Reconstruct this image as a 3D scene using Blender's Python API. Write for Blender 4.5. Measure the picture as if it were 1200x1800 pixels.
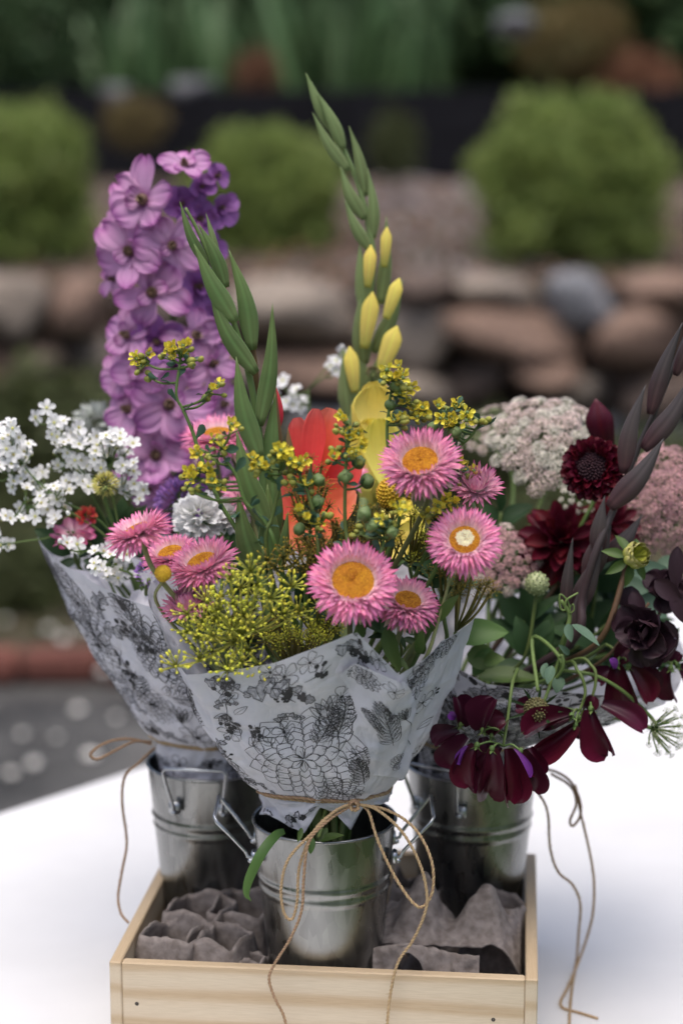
import bpy, math, random
import numpy as np
from math import sin, cos, pi, sqrt, atan2, radians
from mathutils import Vector, Matrix, noise

for _o in list(bpy.data.objects):
    bpy.data.objects.remove(_o)
SC = bpy.context.scene
COL = SC.collection
RNG = random.Random(7)
U = RNG.uniform

# ------------------------------------------------------------------ camera
CAM = Vector((0.0, 0.0, 1.369))
PITCH = radians(10.5)
FPX = 3200.0
cd = bpy.data.cameras.new('camera')
cam = bpy.data.objects.new('camera', cd)
COL.objects.link(cam)
cam.location = CAM
cam.rotation_euler = (pi / 2 - PITCH, 0, 0)
cd.sensor_fit = 'VERTICAL'
cd.sensor_height = 36
cd.sensor_width = 24
cd.lens = FPX / 1800 * 36
cd.clip_start = 0.05
cd.clip_end = 300
cd.dof.use_dof = True
cd.dof.focus_distance = 1.235
cd.dof.aperture_fstop = 2.9
cd.dof.aperture_blades = 9
SC.camera = cam

# ------------------------------------------------------------------ light (bright overcast)
world = bpy.data.worlds.new('World')
SC.world = world
world.use_nodes = True
wn = world.node_tree.nodes
sky = wn.new('ShaderNodeTexSky')
sky.sky_type = 'NISHITA'
sky.sun_disc = False
sky.sun_elevation = radians(74)
sky.sun_rotation = radians(-165)
sky.air_density = 0.7
sky.dust_density = 5.0
sky.ozone_density = 1.0
bgn = wn['Background']
bgn.inputs['Strength'].default_value = 0.15
world.node_tree.links.new(sky.outputs[0], bgn.inputs[0])
sl = bpy.data.lights.new('sun', 'SUN')
sl.energy = 1.3
sl.angle = radians(60)
sl.color = (1.0, 0.98, 0.95)
sun = bpy.data.objects.new('sun', sl)
COL.objects.link(sun)
_d = Vector((sin(radians(-165)) * cos(radians(74)), cos(radians(-165)) * cos(radians(74)), sin(radians(74))))
sun.rotation_euler = _d.to_track_quat('Z', 'Y').to_euler()
sun.location = (0, 0, 8)
SC.view_settings.view_transform = 'Standard'
SC.view_settings.look = 'None'
SC.view_settings.exposure = 0.5
SC.view_settings.gamma = 1.0
SC.view_settings.use_curve_mapping = False
SC.cycles.max_bounces = 8
SC.cycles.transparent_max_bounces = 8
SC.cycles.use_denoising = True

# ------------------------------------------------------------------ helpers
FWD = Vector((0, cos(PITCH), -sin(PITCH)))
UPV = Vector((0, sin(PITCH), cos(PITCH)))
RGT = Vector((1, 0, 0))


def at(px, py, Y):
    """world point on the sight line of photo pixel (px, py) at ground distance Y"""
    d = RGT * ((px - 600) / FPX) + UPV * (-(py - 900) / FPX) + FWD
    return CAM + d * (Y / d.y)


def onz(px, py, z):
    d = RGT * ((px - 600) / FPX) + UPV * (-(py - 900) / FPX) + FWD
    return CAM + d * ((z - CAM.z) / d.z)


def proj(P):
    v = P - CAM
    w = v.dot(FWD)
    return 600 + FPX * v.dot(RGT) / w, 900 - FPX * v.dot(UPV) / w


def mpp(P):
    return (P - CAM).dot(FWD) / FPX


def facing(P, ax, ay):
    return ((CAM - P).normalized() + RGT * ax + UPV * ay).normalized()


def frame(P, n, s=1.0, roll=0.0, up=None):
    n = n.normalized()
    u = up or Vector((0, 0, 1))
    if abs(n.dot(u.normalized())) > .985:
        u = Vector((0.3, 1, 0.1))
    x = u.cross(n).normalized()
    y = n.cross(x)
    R = Matrix((x, y, n)).transposed().to_4x4()
    return Matrix.Translation(P) @ R @ Matrix.Rotation(roll, 4, 'Z') @ Matrix.Diagonal((s, s, s, 1))


def axisframe(P, d, s=1.0, roll=0.0):
    """X axis along d"""
    d = d.normalized()
    u = Vector((0, 0, 1)) if abs(d.z) < .95 else Vector((0, 1, 0))
    y = u.cross(d).normalized()
    z = d.cross(y)
    R = Matrix((d, y, z)).transposed().to_4x4()
    return Matrix.Translation(P) @ R @ Matrix.Rotation(roll, 4, 'X') @ Matrix.Diagonal((s, s, s, 1))


def cr(pts, n=8):
    """Catmull-Rom samples through pts"""
    P = [pts[0] * 2 - pts[1]] + list(pts) + [pts[-1] * 2 - pts[-2]]
    out = []
    for i in range(1, len(P) - 2):
        a, b, c, d = P[i - 1], P[i], P[i + 1], P[i + 2]
        for k in range(n):
            t = k / n
            out.append(.5 * ((2 * b) + (c - a) * t + (2 * a - 5 * b + 4 * c - d) * t * t + (3 * b - a - 3 * c + d) * t ** 3))
    out.append(P[-2].copy())
    return out


class G:
    """collects geometry; uv.x = a random number per piece, uv.y = 0..1 along the piece"""

    def __init__(s):
        s.v, s.f, s.uv, s.m = [], [], [], []

    def add(s, vs, fs, uvs, m=0):
        o = len(s.v)
        s.v.extend(vs)
        s.uv.extend(uvs)
        for f in fs:
            s.f.append([i + o for i in f])
            s.m.append(m)

    def tube(s, path, rad, n=6, m=0, rnd=None, cap=True):
        N = len(path)
        if not hasattr(rad, '__len__'):
            rad = [rad] * N
        rnd = RNG.random() if rnd is None else rnd
        t0 = (path[1] - path[0]).normalized()
        x = t0.orthogonal().normalized()
        vs, us, fs = [], [], []
        for i, p in enumerate(path):
            t = (path[min(i + 1, N - 1)] - path[max(i - 1, 0)])
            if t.length < 1e-9:
                t = t0
            t = t.normalized()
            x = (x - t * x.dot(t))
            x = x.normalized() if x.length > 1e-6 else t.orthogonal().normalized()
            y = t.cross(x)
            for k in range(n):
                a = 2 * pi * k / n
                vs.append(p + (x * cos(a) + y * sin(a)) * rad[i])
                us.append((rnd, i / (N - 1)))
        for i in range(N - 1):
            for k in range(n):
                k2 = (k + 1) % n
                fs.append((i * n + k, i * n + k2, (i + 1) * n + k2, (i + 1) * n + k))
        if cap:
            fs.append(tuple(range(n))[::-1])
            fs.append(tuple((N - 1) * n + k for k in range(n)))
        s.add(vs, fs, us, m)

    def petal(s, M, L, W, prof='lance', cup=.3, curl=0., ruf=0., rnd=None, nl=5, nw=1, m=0, curl0=0., ph=None, notch=0., rf=1.):
        rnd = RNG.random() if rnd is None else rnd
        ph = RNG.uniform(0, 6.3) if ph is None else ph
        x = z = 0.0
        vs, us, fs = [], [], []
        C = 2 * nw + 1
        for i in range(nl + 1):
            t = i / nl
            a = curl0 + curl * t
            if i:
                x += cos(a) * L / nl
                z += sin(a) * L / nl
            w = W / 2 * PROF[prof](t)
            for j in range(-nw, nw + 1):
                q = j / nw
                h = cup * w * q * q + ruf * W * t * (sin(ph + 5.3 * q * rf + 3 * t) * .6 + sin(ph * 2 + 9 * q * rf) * .4) * (.3 + .7 * abs(q))
                xx = x - notch * L * max(0, 1 - abs(q) * 2.2) * t ** 3
                vs.append(M @ Vector((xx - sin(a) * h, q * w, z + cos(a) * h)))
                us.append((rnd, t))
        for i in range(nl):
            for j in range(C - 1):
                b = i * C + j
                fs.append((b, b + 1, b + C + 1, b + C))
        s.add(vs, fs, us, m)

    def ball(s, M, rx=1., ry=1., rz=1., nu=8, nv=5, m=0, rnd=None, z0=-1.0, fn=None):
        rnd = RNG.random() if rnd is None else rnd
        vs, us, fs = [], [], []
        for i in range(nv + 1):
            a = math.asin(max(-1, z0)) + (pi / 2 - math.asin(max(-1, z0))) * i / nv
            for k in range(nu):
                b = 2 * pi * k / nu
                d = Vector((cos(a) * cos(b), cos(a) * sin(b), sin(a)))
                q = fn(d) if fn else 1.0
                vs.append(M @ Vector((d.x * rx * q, d.y * ry * q, d.z * rz * q)))
                us.append((rnd, i / nv))
        for i in range(nv):
            for k in range(nu):
                k2 = (k + 1) % nu
                fs.append((i * nu + k, i * nu + k2, (i + 1) * nu + k2, (i + 1) * nu + k))
        s.add(vs, fs, us, m)

    def lathe(s, M, prof, n=48, m=0, closed=False):
        vs, us, fs = [], [], []
        N = len(prof)
        for i, (r, z) in enumerate(prof):
            for k in range(n):
                a = 2 * pi * k / n
                vs.append(M @ Vector((r * cos(a), r * sin(a), z)))
                us.append((k / n, i / (N - 1)))
        for i in range(N if closed else N - 1):
            i2 = (i + 1) % N
            for k in range(n):
                k2 = (k + 1) % n
                fs.append((i * n + k, i * n + k2, i2 * n + k2, i2 * n + k))
        s.add(vs, fs, us, m)

    def grid(s, fn, nu, nv, m=0, rnd=None):
        """fn(u, v) -> Vector, u v in 0..1"""
        rnd = RNG.random() if rnd is None else rnd
        vs = [fn(i / nu, j / nv) for j in range(nv + 1) for i in range(nu + 1)]
        us = [(i / nu, j / nv) for j in range(nv + 1) for i in range(nu + 1)]
        C = nu + 1
        s.add(vs, [(j * C + i, j * C + i + 1, (j + 1) * C + i + 1, (j + 1) * C + i) for j in range(nv) for i in range(nu)], us, m)

    def box(s, M, sx, sy, sz, bev=0.0, m=0):
        """bevelled box, base centre at origin of M"""
        hx, hy = sx / 2, sy / 2
        b = bev
        vs, fs = [], []
        zs = [(0, b), (b, 0), (sz - b, 0), (sz, b)] if b else [(0, 0), (sz, 0)]
        ring = []
        for z, ins in zs:
            x, y = hx - ins, hy - ins
            c = b if b else 0
            if b:
                pts = [(x, -y + c), (x, y - c), (x - c, y), (-x + c, y), (-x, y - c), (-x, -y + c), (-x + c, -y), (x - c, -y)]
            else:
                pts = [(x, -y), (x, y), (-x, y), (-x, -y)]
            ring.append(len(vs))
            vs += [M @ Vector((p[0], p[1], z)) for p in pts]
        n = 8 if b else 4
        for a0, b0 in zip(ring, ring[1:]):
            for k in range(n):
                fs.append((a0 + k, a0 + (k + 1) % n, b0 + (k + 1) % n, b0 + k))
        fs.append(tuple(range(n))[::-1])
        fs.append(tuple(ring[-1] + k for k in range(n)))
        s.add(vs, fs, [(.5, .5)] * len(vs), m)

    def mesh(s, name, mats, smooth=True):
        me = bpy.data.meshes.new(name)
        me.from_pydata([tuple(v) for v in s.v], [], s.f)
        for mm in (mats if isinstance(mats, (list, tuple)) else [mats]):
            me.materials.append(mm)
        me.polygons.foreach_set('material_index', s.m)
        me.polygons.foreach_set('use_smooth', [smooth] * len(s.f))
        uvl = me.uv_layers.new(name='UVMap')
        li = np.empty(len(me.loops), dtype=np.int32)
        me.loops.foreach_get('vertex_index', li)
        uvl.data.foreach_set('uv', np.array(s.uv, dtype=np.float32)[li].ravel())
        me.update()
        return me


def _round(t):
    return .3 + .7 * (t / .6) ** .8 if t < .6 else sqrt(max(0, 1 - ((t - .6) / .42) ** 2))


PROF = {
    'lance': lambda t: min(1, .35 + 2.2 * t) * (1 - max(0, (t - .35) / .65) ** 1.7),
    'leaf': lambda t: (.06 + sin(pi * min(1, t ** .75)) ** .9) * (1 if t < .97 else .3),
    'round': _round,
    'spoon': lambda t: .28 + .15 * t if t < .25 else (.3 + .7 * ((t - .25) / .4) ** .9 if t < .65 else sqrt(max(0.004, 1 - ((t - .65) / .36) ** 2))),
    'strap': lambda t: (.75 + .25 * sin(pi * t)) * (1 - max(0, (t - .7) / .3) ** 2 * .97),
    'fan': lambda t: .2 + .8 * t ** .8 if t < .8 else sqrt(max(.02, 1 - ((t - .8) / .21) ** 2)),
}

WM = {}


def link(o, parent=None, Wm=None):
    COL.objects.link(o)
    Wm = Wm or Matrix.Identity(4)
    if parent is not None:
        o.parent = parent
        o.matrix_basis = WM[parent.name].inverted() @ Wm
    else:
        o.matrix_basis = Wm
    WM[o.name] = Wm
    return o


def tag(o, label, cat, group=None, kind=None):
    o['label'] = label
    o['category'] = cat
    if group:
        o['group'] = group
    if kind:
        o['kind'] = kind
    return o


def thing(name, label, cat, loc, group=None):
    o = bpy.data.objects.new(name, None)
    o.empty_display_size = .02
    tag(o, label, cat, group)
    return link(o, None, Matrix.Translation(loc))


def part(parent, name, me, Wm=None, kind=None, label=None):
    o = bpy.data.objects.new(name, me)
    if kind:
        o['kind'] = kind
    if label:
        o['label'] = label
    return link(o, parent, Wm)


def struct(name, me, Wm=None):
    o = bpy.data.objects.new(name, me)
    o['kind'] = 'structure'
    return link(o, None, Wm)


# ------------------------------------------------------------------ materials
def _lk(nt, a, b):
    nt.links.new(a, b)


def _base(name):
    m = bpy.data.materials.new(name)
    m.use_nodes = True
    nt = m.node_tree
    return m, nt, nt.nodes['Principled BSDF'], nt.nodes['Material Output']


def _ramp(nt, stops):
    r = nt.nodes.new('ShaderNodeValToRGB')
    e = r.color_ramp.elements
    while len(e) < len(stops):
        e.new(.5)
    for k, (p, c) in enumerate(stops):
        e[k].position = p
        e[k].color = (c[0], c[1], c[2], 1)
    return r


def _math(nt, op, a, b=None, clamp=False):
    n = nt.nodes.new('ShaderNodeMath')
    n.operation = op
    n.use_clamp = clamp
    for i, q in enumerate((a, b)):
        if q is None:
            continue
        if hasattr(q, 'links'):
            _lk(nt, q, n.inputs[i])
        else:
            n.inputs[i].default_value = q
    return n.outputs[0]


def _noise(nt, scale, detail=3, vec=None, rough=.55):
    n = nt.nodes.new('ShaderNodeTexNoise')
    n.inputs['Scale'].default_value = scale
    n.inputs['Detail'].default_value = detail
    n.inputs['Roughness'].default_value = rough
    if vec is not None:
        _lk(nt, vec, n.inputs['Vector'])
    return n


def _scaled(nt, kind, sx, sy, sz):
    tc = nt.nodes.new('ShaderNodeTexCoord')
    mp = nt.nodes.new('ShaderNodeMapping')
    mp.inputs['Scale'].default_value = (sx, sy, sz)
    _lk(nt, tc.outputs[kind], mp.inputs['Vector'])
    return mp.outputs[0]


def _bump(nt, h, strength, dist, p):
    b = nt.nodes.new('ShaderNodeBump')
    b.inputs['Strength'].default_value = strength
    b.inputs['Distance'].default_value = dist
    _lk(nt, h, b.inputs['Height'])
    _lk(nt, b.outputs[0], p.inputs['Normal'])


def petal_mat(name, stops, rough=.55, trans=.25, var=.25, nscale=260, bump=.25, sheen=0., objvar=.12, spec=.3, ribs=0):
    """colour by position along the piece, small per-piece and per-object change of tone"""
    m, nt, p, out = _base(name)
    uv = nt.nodes.new('ShaderNodeUVMap')
    sp = nt.nodes.new('ShaderNodeSeparateXYZ')
    _lk(nt, uv.outputs[0], sp.inputs[0])
    r = _ramp(nt, stops)
    nz = _noise(nt, nscale, 3, _scaled(nt, 'Object', 1, 1, 1))
    t = _math(nt, 'ADD', sp.outputs[1], _math(nt, 'MULTIPLY', _math(nt, 'SUBTRACT', nz.outputs[0], .5), .25))
    _lk(nt, t, r.inputs[0])
    oi = nt.nodes.new('ShaderNodeObjectInfo')
    val = _math(nt, 'ADD', _math(nt, 'MULTIPLY', sp.outputs[0], var), 1 - var / 2)
    val = _math(nt, 'ADD', val, _math(nt, 'MULTIPLY', _math(nt, 'SUBTRACT', oi.outputs['Random'], .5), objvar))
    val = _math(nt, 'MULTIPLY', val, _math(nt, 'ADD', _math(nt, 'MULTIPLY', nz.outputs[0], .3), .85))
    hs = nt.nodes.new('ShaderNodeHueSaturation')
    _lk(nt, r.outputs[0], hs.inputs['Color'])
    _lk(nt, val, hs.inputs['Value'])
    _lk(nt, _math(nt, 'ADD', _math(nt, 'MULTIPLY', sp.outputs[0], .03), .485), hs.inputs['Hue'])
    _lk(nt, hs.outputs[0], p.inputs['Base Color'])
    p.inputs['Roughness'].default_value = rough
    p.inputs['Specular IOR Level'].default_value = spec
    if sheen:
        p.inputs['Sheen Weight'].default_value = sheen
    if bump:
        _bump(nt, nz.outputs[0], bump, .0006, p)
    if trans:
        tr = nt.nodes.new('ShaderNodeBsdfTranslucent')
        _lk(nt, hs.outputs[0], tr.inputs[0])
        mx = nt.nodes.new('ShaderNodeMixShader')
        mx.inputs[0].default_value = trans
        _lk(nt, p.outputs[0], mx.inputs[1])
        _lk(nt, tr.outputs[0], mx.inputs[2])
        _lk(nt, mx.outputs[0], out.inputs['Surface'])
    return m


def flat_mat(name, c1, c2, scale=40, rough=.7, bump=.3, bdist=.002, detail=4, metallic=0., spec=.4, stretch=(1, 1, 1), objvar=.0, lo=.35, hi=.65, coord='Object'):
    m, nt, p, out = _base(name)
    nz = _noise(nt, scale, detail, _scaled(nt, coord, *stretch))
    r = _ramp(nt, [(lo, c1), (hi, c2)])
    _lk(nt, nz.outputs[0], r.inputs[0])
    c = r.outputs[0]
    if objvar:
        oi = nt.nodes.new('ShaderNodeObjectInfo')
        hs = nt.nodes.new('ShaderNodeHueSaturation')
        _lk(nt, c, hs.inputs['Color'])
        _lk(nt, _math(nt, 'ADD', _math(nt, 'MULTIPLY', oi.outputs['Random'], objvar), 1 - objvar / 2), hs.inputs['Value'])
        c = hs.outputs[0]
    _lk(nt, c, p.inputs['Base Color'])
    p.inputs['Roughness'].default_value = rough
    p.inputs['Metallic'].default_value = metallic
    p.inputs['Specular IOR Level'].default_value = spec
    if bump:
        _bump(nt, nz.outputs[0], bump, bdist, p)
    return m


def one(c, k):
    return tuple(q * k for q in c)


GREEN = (.10, .17, .045)
M_STEM = petal_mat('stem_green', [(0, (.07, .12, .03)), (1, (.14, .20, .06))], trans=0, rough=.5)
M_STEM_STRAW = petal_mat('stem_strawflower', [(0, (.10, .15, .05)), (1, (.24, .25, .11))], trans=0, rough=.6)
M_STEM_DARK = petal_mat('stem_dark', [(0, (.07, .05, .03)), (1, (.10, .05, .03))], trans=0, rough=.5)
M_LEAF = petal_mat('leaf_green', [(0, (.06, .12, .03)), (1, (.09, .16, .04))], trans=.2, rough=.45, nscale=90)
M_LEAF_DK = petal_mat('leaf_dark_green', [(0, (.025, .055, .02)), (1, (.045, .085, .03))], trans=.15, rough=.45, nscale=90)
M_LEAF_BLUE = petal_mat('leaf_blue_green', [(0, (.10, .17, .11)), (1, (.13, .21, .14))], trans=.15, rough=.55, nscale=90)
M_BRACT = petal_mat('straw_bract_pink', [(0, (.88, .68, .72)), (.4, (.83, .48, .59)), (.78, (.72, .25, .43)), (1, (.54, .06, .25))], rough=.35, trans=.2, var=.45, spec=.5, objvar=.3)
M_BRACT_IN = petal_mat('straw_bract_inner', [(0, (.88, .68, .72)), (.5, (.84, .52, .62)), (1, (.66, .17, .37))], rough=.35, trans=.2, var=.3, spec=.5)
M_BRACT_CREAM = petal_mat('straw_bract_cream', [(0, (.40, .36, .22)), (.5, (.62, .46, .36)), (1, (.70, .50, .44))], rough=.4, trans=.15, var=.35)
M_SCALE = petal_mat('straw_calyx_scale', [(0, (.22, .22, .11)), (.6, (.42, .40, .26)), (1, (.16, .12, .08))], rough=.5, trans=0, var=.4)
M_DISC = petal_mat('straw_disc_orange', [(0, (.62, .24, .02)), (1, (.82, .40, .04))], rough=.7, trans=0, var=.4, nscale=900, bump=.9)
M_DISC_BR = petal_mat('straw_disc_brown', [(0, (.30, .12, .015)), (1, (.60, .28, .03))], rough=.7, trans=0, var=.6, nscale=900, bump=.9)
M_DISC_W = petal_mat('straw_disc_white', [(0, (.70, .66, .42)), (1, (.78, .74, .52))], rough=.6, trans=0, var=.2, nscale=900)
M_YEL = petal_mat('rue_yellow', [(0, (.56, .54, .05)), (.5, (.80, .68, .07)), (1, (.84, .72, .10))], rough=.5, trans=.2, var=.3)
M_RUEBUD = petal_mat('rue_bud', [(0, (.12, .18, .05)), (1, (.42, .42, .07))], rough=.45, trans=0, var=.4)
M_RUEPOD = petal_mat('rue_pod', [(0, (.09, .16, .05)), (1, (.17, .24, .09))], rough=.4, trans=0, var=.3)
M_RUELEAF = petal_mat('rue_leaf', [(0, (.05, .11, .07)), (1, (.07, .14, .085))], rough=.5, trans=.15)
M_DILL = petal_mat('dill_bud', [(0, (.40, .45, .07)), (.6, (.64, .62, .07)), (1, (.76, .68, .07))], rough=.5, trans=0, var=.35)
M_DILLRAY = petal_mat('dill_ray', [(0, (.30, .33, .07)), (1, (.46, .45, .08))], rough=.5, trans=0)
M_FENBUD = petal_mat('fennel_bud', [(0, (.26, .17, .03)), (1, (.46, .31, .03))], rough=.55, trans=0, var=.6)
M_FENRAY = petal_mat('fennel_ray', [(0, (.11, .13, .035)), (1, (.20, .16, .04))], rough=.5, trans=0)
GLV = dict(trans=.1, nscale=60, var=.55)
M_GLAD = petal_mat('gladiolus_sheath', [(0, (.22, .31, .12)), (.4, (.13, .215, .075)), (1, (.16, .235, .075))], rough=.5, **GLV)
M_GLADB = petal_mat('gladiolus_sheath_pale', [(0, (.26, .33, .14)), (1, (.20, .28, .11))], rough=.5, **GLV)
M_GLADK = petal_mat('gladiolus_sheath_dark', [(0, (.085, .035, .04)), (.5, (.075, .06, .06)), (1, (.06, .055, .055))], rough=.45, trans=.0, nscale=60, var=.6)
M_GLADBROWN = petal_mat('gladiolus_sheath_brown', [(0, (.20, .15, .07)), (1, (.28, .18, .08))], rough=.5, trans=.2, nscale=60)
M_GLADY = petal_mat('gladiolus_yellow', [(0, (.62, .62, .14)), (.3, (.87, .76, .20)), (1, (.88, .76, .14))], rough=.5, trans=.3, var=.1, nscale=60)
M_CORAL = petal_mat('gladiolus_coral', [(0, (.45, .03, .03)), (.35, (.76, .08, .06)), (.8, (.85, .14, .10)), (1, (.86, .22, .17))], rough=.5, trans=.35, var=.15, nscale=60)
M_DELPH = petal_mat('delphinium_lilac', [(0, (.34, .10, .29)), (.3, (.62, .34, .55)), (.75, (.58, .28, .51)), (1, (.42, .13, .38))], rough=.5, trans=.3, var=.25, nscale=70, objvar=.3)
M_DELPHD = petal_mat('delphinium_violet', [(0, (.30, .09, .32)), (1, (.40, .16, .46))], rough=.5, trans=.25, var=.3, nscale=70, objvar=.3)
M_BEE = petal_mat('delphinium_eye', [(0, (.09, .045, .035)), (1, (.26, .18, .12))], rough=.6, trans=0, var=.8)
M_WHITE = petal_mat('white_petal', [(0, (.66, .68, .50)), (.3, (.82, .82, .80)), (1, (.84, .84, .84))], rough=.5, trans=.25, var=.08)
M_CREAMC = petal_mat('cream_centre', [(0, (.45, .42, .10)), (1, (.62, .56, .18))], rough=.6, trans=0)
M_DUSTY = petal_mat('dusty_leaf', [(0, (.42, .45, .40)), (1, (.55, .58, .54))], rough=.8, trans=.1, var=.3)
M_STATICE = petal_mat('statice_purple', [(0, (.20, .09, .34)), (1, (.40, .22, .56))], rough=.6, trans=.2, var=.5)
M_CRASP = petal_mat('billy_button_yellow', [(0, (.40, .22, .015)), (1, (.66, .42, .04))], rough=.6, trans=0, var=.5)
M_LACEP = petal_mat('lace_pink', [(0, (.40, .42, .18)), (.3, (.72, .55, .52)), (1, (.80, .68, .64))], rough=.6, trans=.15, var=.35)
M_LACEW = petal_mat('lace_white', [(0, (.40, .46, .18)), (.4, (.76, .70, .62)), (1, (.80, .74, .70))], rough=.6, trans=.15, var=.2)
M_LACED = petal_mat('lace_dusky', [(0, (.40, .36, .18)), (.35, (.54, .28, .32)), (1, (.64, .40, .43))], rough=.6, trans=.1, var=.6)
M_LACEG = petal_mat('lace_green', [(0, (.28, .34, .14)), (1, (.50, .50, .34))], rough=.6, trans=.1, var=.4)
M_BURG = petal_mat('burgundy_petal', [(0, (.03, .002, .008)), (.6, (.07, .004, .014)), (1, (.10, .006, .02))], rough=.42, trans=.2, var=.4, nscale=60)
M_PEA = petal_mat('sweet_pea_maroon', [(0, (.03, .003, .010)), (.5, (.06, .005, .015)), (1, (.10, .007, .028))], rough=.38, trans=.15, var=.4, nscale=80)
M_PEAD = petal_mat('sweet_pea_dark', [(0, (.035, .005, .014)), (1, (.065, .008, .022))], rough=.4, trans=.1, var=.4, nscale=80)
M_PEAV = petal_mat('sweet_pea_violet', [(0, (.12, .025, .17)), (1, (.20, .045, .32))], rough=.4, trans=.2, var=.3)
M_CHOC = petal_mat('chocolate_leaf', [(0, (.028, .012, .018)), (1, (.04, .018, .026))], rough=.45, trans=.05, var=.3, nscale=50, bump=.5)
M_SCAB = petal_mat('scabious_maroon', [(0, (.035, .002, .008)), (1, (.085, .004, .016))], rough=.35, trans=.1, var=.6)
M_SCABC = petal_mat('scabious_centre', [(0, (.02, .006, .01)), (1, (.05, .02, .028))], rough=.6, trans=0, var=.6)
M_SEED = petal_mat('seed_head_green', [(0, (.20, .26, .10)), (1, (.46, .50, .28))], rough=.6, trans=.1, var=.4)
M_SEEDB = petal_mat('seed_head_brown', [(0, (.10, .06, .04)), (1, (.17, .17, .06))], rough=.6, trans=0, var=.6)
M_DBUD = petal_mat('dahlia_bud', [(0, (.36, .38, .05)), (.7, (.50, .50, .10)), (1, (.40, .36, .16))], rough=.45, trans=.1, var=.3, nscale=70)

# ------------------------------------------------------------------ setting
M_ASPH = flat_mat('asphalt', (.022, .022, .021), (.10, .098, .093), 3.2, .7, .5, .004, 9)
M_SOIL = flat_mat('bed_soil', (.035, .028, .018), (.10, .085, .045), 9, .95, .6, .01, 6)
M_BANK = flat_mat('bank_soil', (.06, .042, .033), (.14, .10, .08), 5, .95, .6, .01, 8)
M_ROCKS = [flat_mat('rock_tan', (.16, .13, .105), (.36, .30, .245), 7, .85, .7, .02, 7, objvar=.5),
           flat_mat('rock_red_brown', (.12, .075, .055), (.27, .18, .135), 7, .85, .7, .02, 7, objvar=.5),
           flat_mat('rock_grey', (.10, .10, .105), (.23, .235, .25), 7, .85, .7, .02, 7, objvar=.5),
           flat_mat('rock_brown', (.06, .045, .037), (.14, .10, .08), 7, .85, .7, .02, 7, objvar=.5)]
M_BRICK = flat_mat('brick_red', (.11, .04, .03), (.20, .075, .055), 20, .9, .5, .004, 5, objvar=.5)
M_PALE = flat_mat('pebble_pale', (.62, .60, .55), (.82, .80, .74), 30, .8, .3, .003, 4, objvar=.3)
M_CHIP = flat_mat('stone_chips', (.20, .17, .17), (.42, .38, .38), 30, .9, .3, .003, 4)
M_LAWN = flat_mat('lawn', (.03, .06, .015), (.09, .14, .04), 14, .95, .8, .02, 7)
M_GRIT = flat_mat('gravel_mix', (.08, .075, .07), (.30, .28, .26), 50, .9, .3, .003, 4)
M_BOARD = flat_mat('dark_board', (.006, .006, .008), (.013, .013, .016), 8, .9, spec=.15, bump=.3, bdist=.004, detail=4, stretch=(1, 1, 6))
M_BARK = flat_mat('bark', (.035, .028, .02), (.10, .08, .06), 40, .9, .8, .006, 6, stretch=(1, 1, .25))
M_SHRUB = petal_mat('shrub_leaf', [(0, (.15, .21, .045)), (1, (.30, .37, .11))], trans=.3, var=.5, rough=.5, nscale=3, bump=0, objvar=.1)
M_HEDGE = petal_mat('hedge_leaf', [(0, (.045, .085, .035)), (1, (.085, .14, .055))], trans=.15, var=.6, rough=.5, nscale=1, bump=0, objvar=.5)
M_TANLEAF = petal_mat('tan_leaf', [(0, (.12, .085, .035)), (1, (.20, .16, .06))], trans=.2, var=.6, rough=.6, nscale=2, bump=0)
M_RUSTLEAF = petal_mat('rust_leaf', [(0, (.16, .07, .04)), (1, (.25, .12, .07))], trans=.2, var=.6, rough=.6, nscale=2, bump=0)
M_IRIS = petal_mat('iris_leaf', [(0, (.11, .20, .075)), (1, (.15, .24, .12))], trans=.25, var=.5, rough=.5, nscale=4, bump=0, objvar=.4)
M_WEED = petal_mat('weed_leaf', [(0, (.045, .06, .02)), (1, (.08, .09, .03))], trans=.2, var=.6, rough=.6, nscale=4, bump=0, objvar=.4)

g = G()
g.grid(lambda u, v: Vector(((u - .5) * 160, -40 + v * 44.88, 0)), 8, 8)
struct('path', g.mesh('path', M_ASPH))
g = G()
g.grid(lambda u, v: Vector(((u - .5) * 60, -32 + v * 33.3, .004 + .012 * v)), 30, 30)
struct('lawn', g.mesh('lawn', M_LAWN))
g = G()
g.grid(lambda u, v: Vector(((u - .5) * 40, 4.84 + v * 3.78, .05 + .03 * noise.noise(Vector((u * 60, v * 9, 0))))), 120, 16)
struct('garden_bed', g.mesh('garden_bed', M_SOIL))


def bank_z(x, y):
    t = min(1, max(0, (y - 8.45) / 3.4))
    return .84 + .50 * t + .03 * noise.noise(Vector((x * 2.2, y * 2.2, 3)))


g = G()
g.grid(lambda u, v: Vector(((u - .5) * 40, 8.42 + v * 3.44, bank_z((u - .5) * 40, 8.42 + v * 3.44))), 200, 30)
g.grid(lambda u, v: Vector(((u - .5) * 40, 8.42 + .004 * v, .0 + v * .82)), 4, 2)
struct('bank', g.mesh('bank', M_BANK))
g = G()
g.grid(lambda u, v: Vector(((u - .5) * 160, 11.90 + v * 68, 1.86 + .05 * noise.noise(Vector((u * 90, v * 50, 0))))), 60, 30)
struct('upper_bed', g.mesh('upper_bed', M_SOIL))

# loose grit on the path (uncountable)
g = G()
rg = random.Random(3)
for k in range(2600):
    P = Vector((rg.uniform(-2.2, 2.2), rg.uniform(2.2, 4.74), .0))
    r = rg.uniform(.003, .010)
    g.ball(Matrix.Translation(P) @ Matrix.Rotation(rg.uniform(0, 6), 4, 'Z') @ Matrix.Diagonal((1, .75, .6, 1)), r, r, r, 5, 3)
o = tag(bpy.data.objects.new('gravel', g.mesh('gravel', M_GRIT)), 'loose dark grit scattered over the asphalt path', 'gravel', kind='stuff')
link(o)

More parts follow.
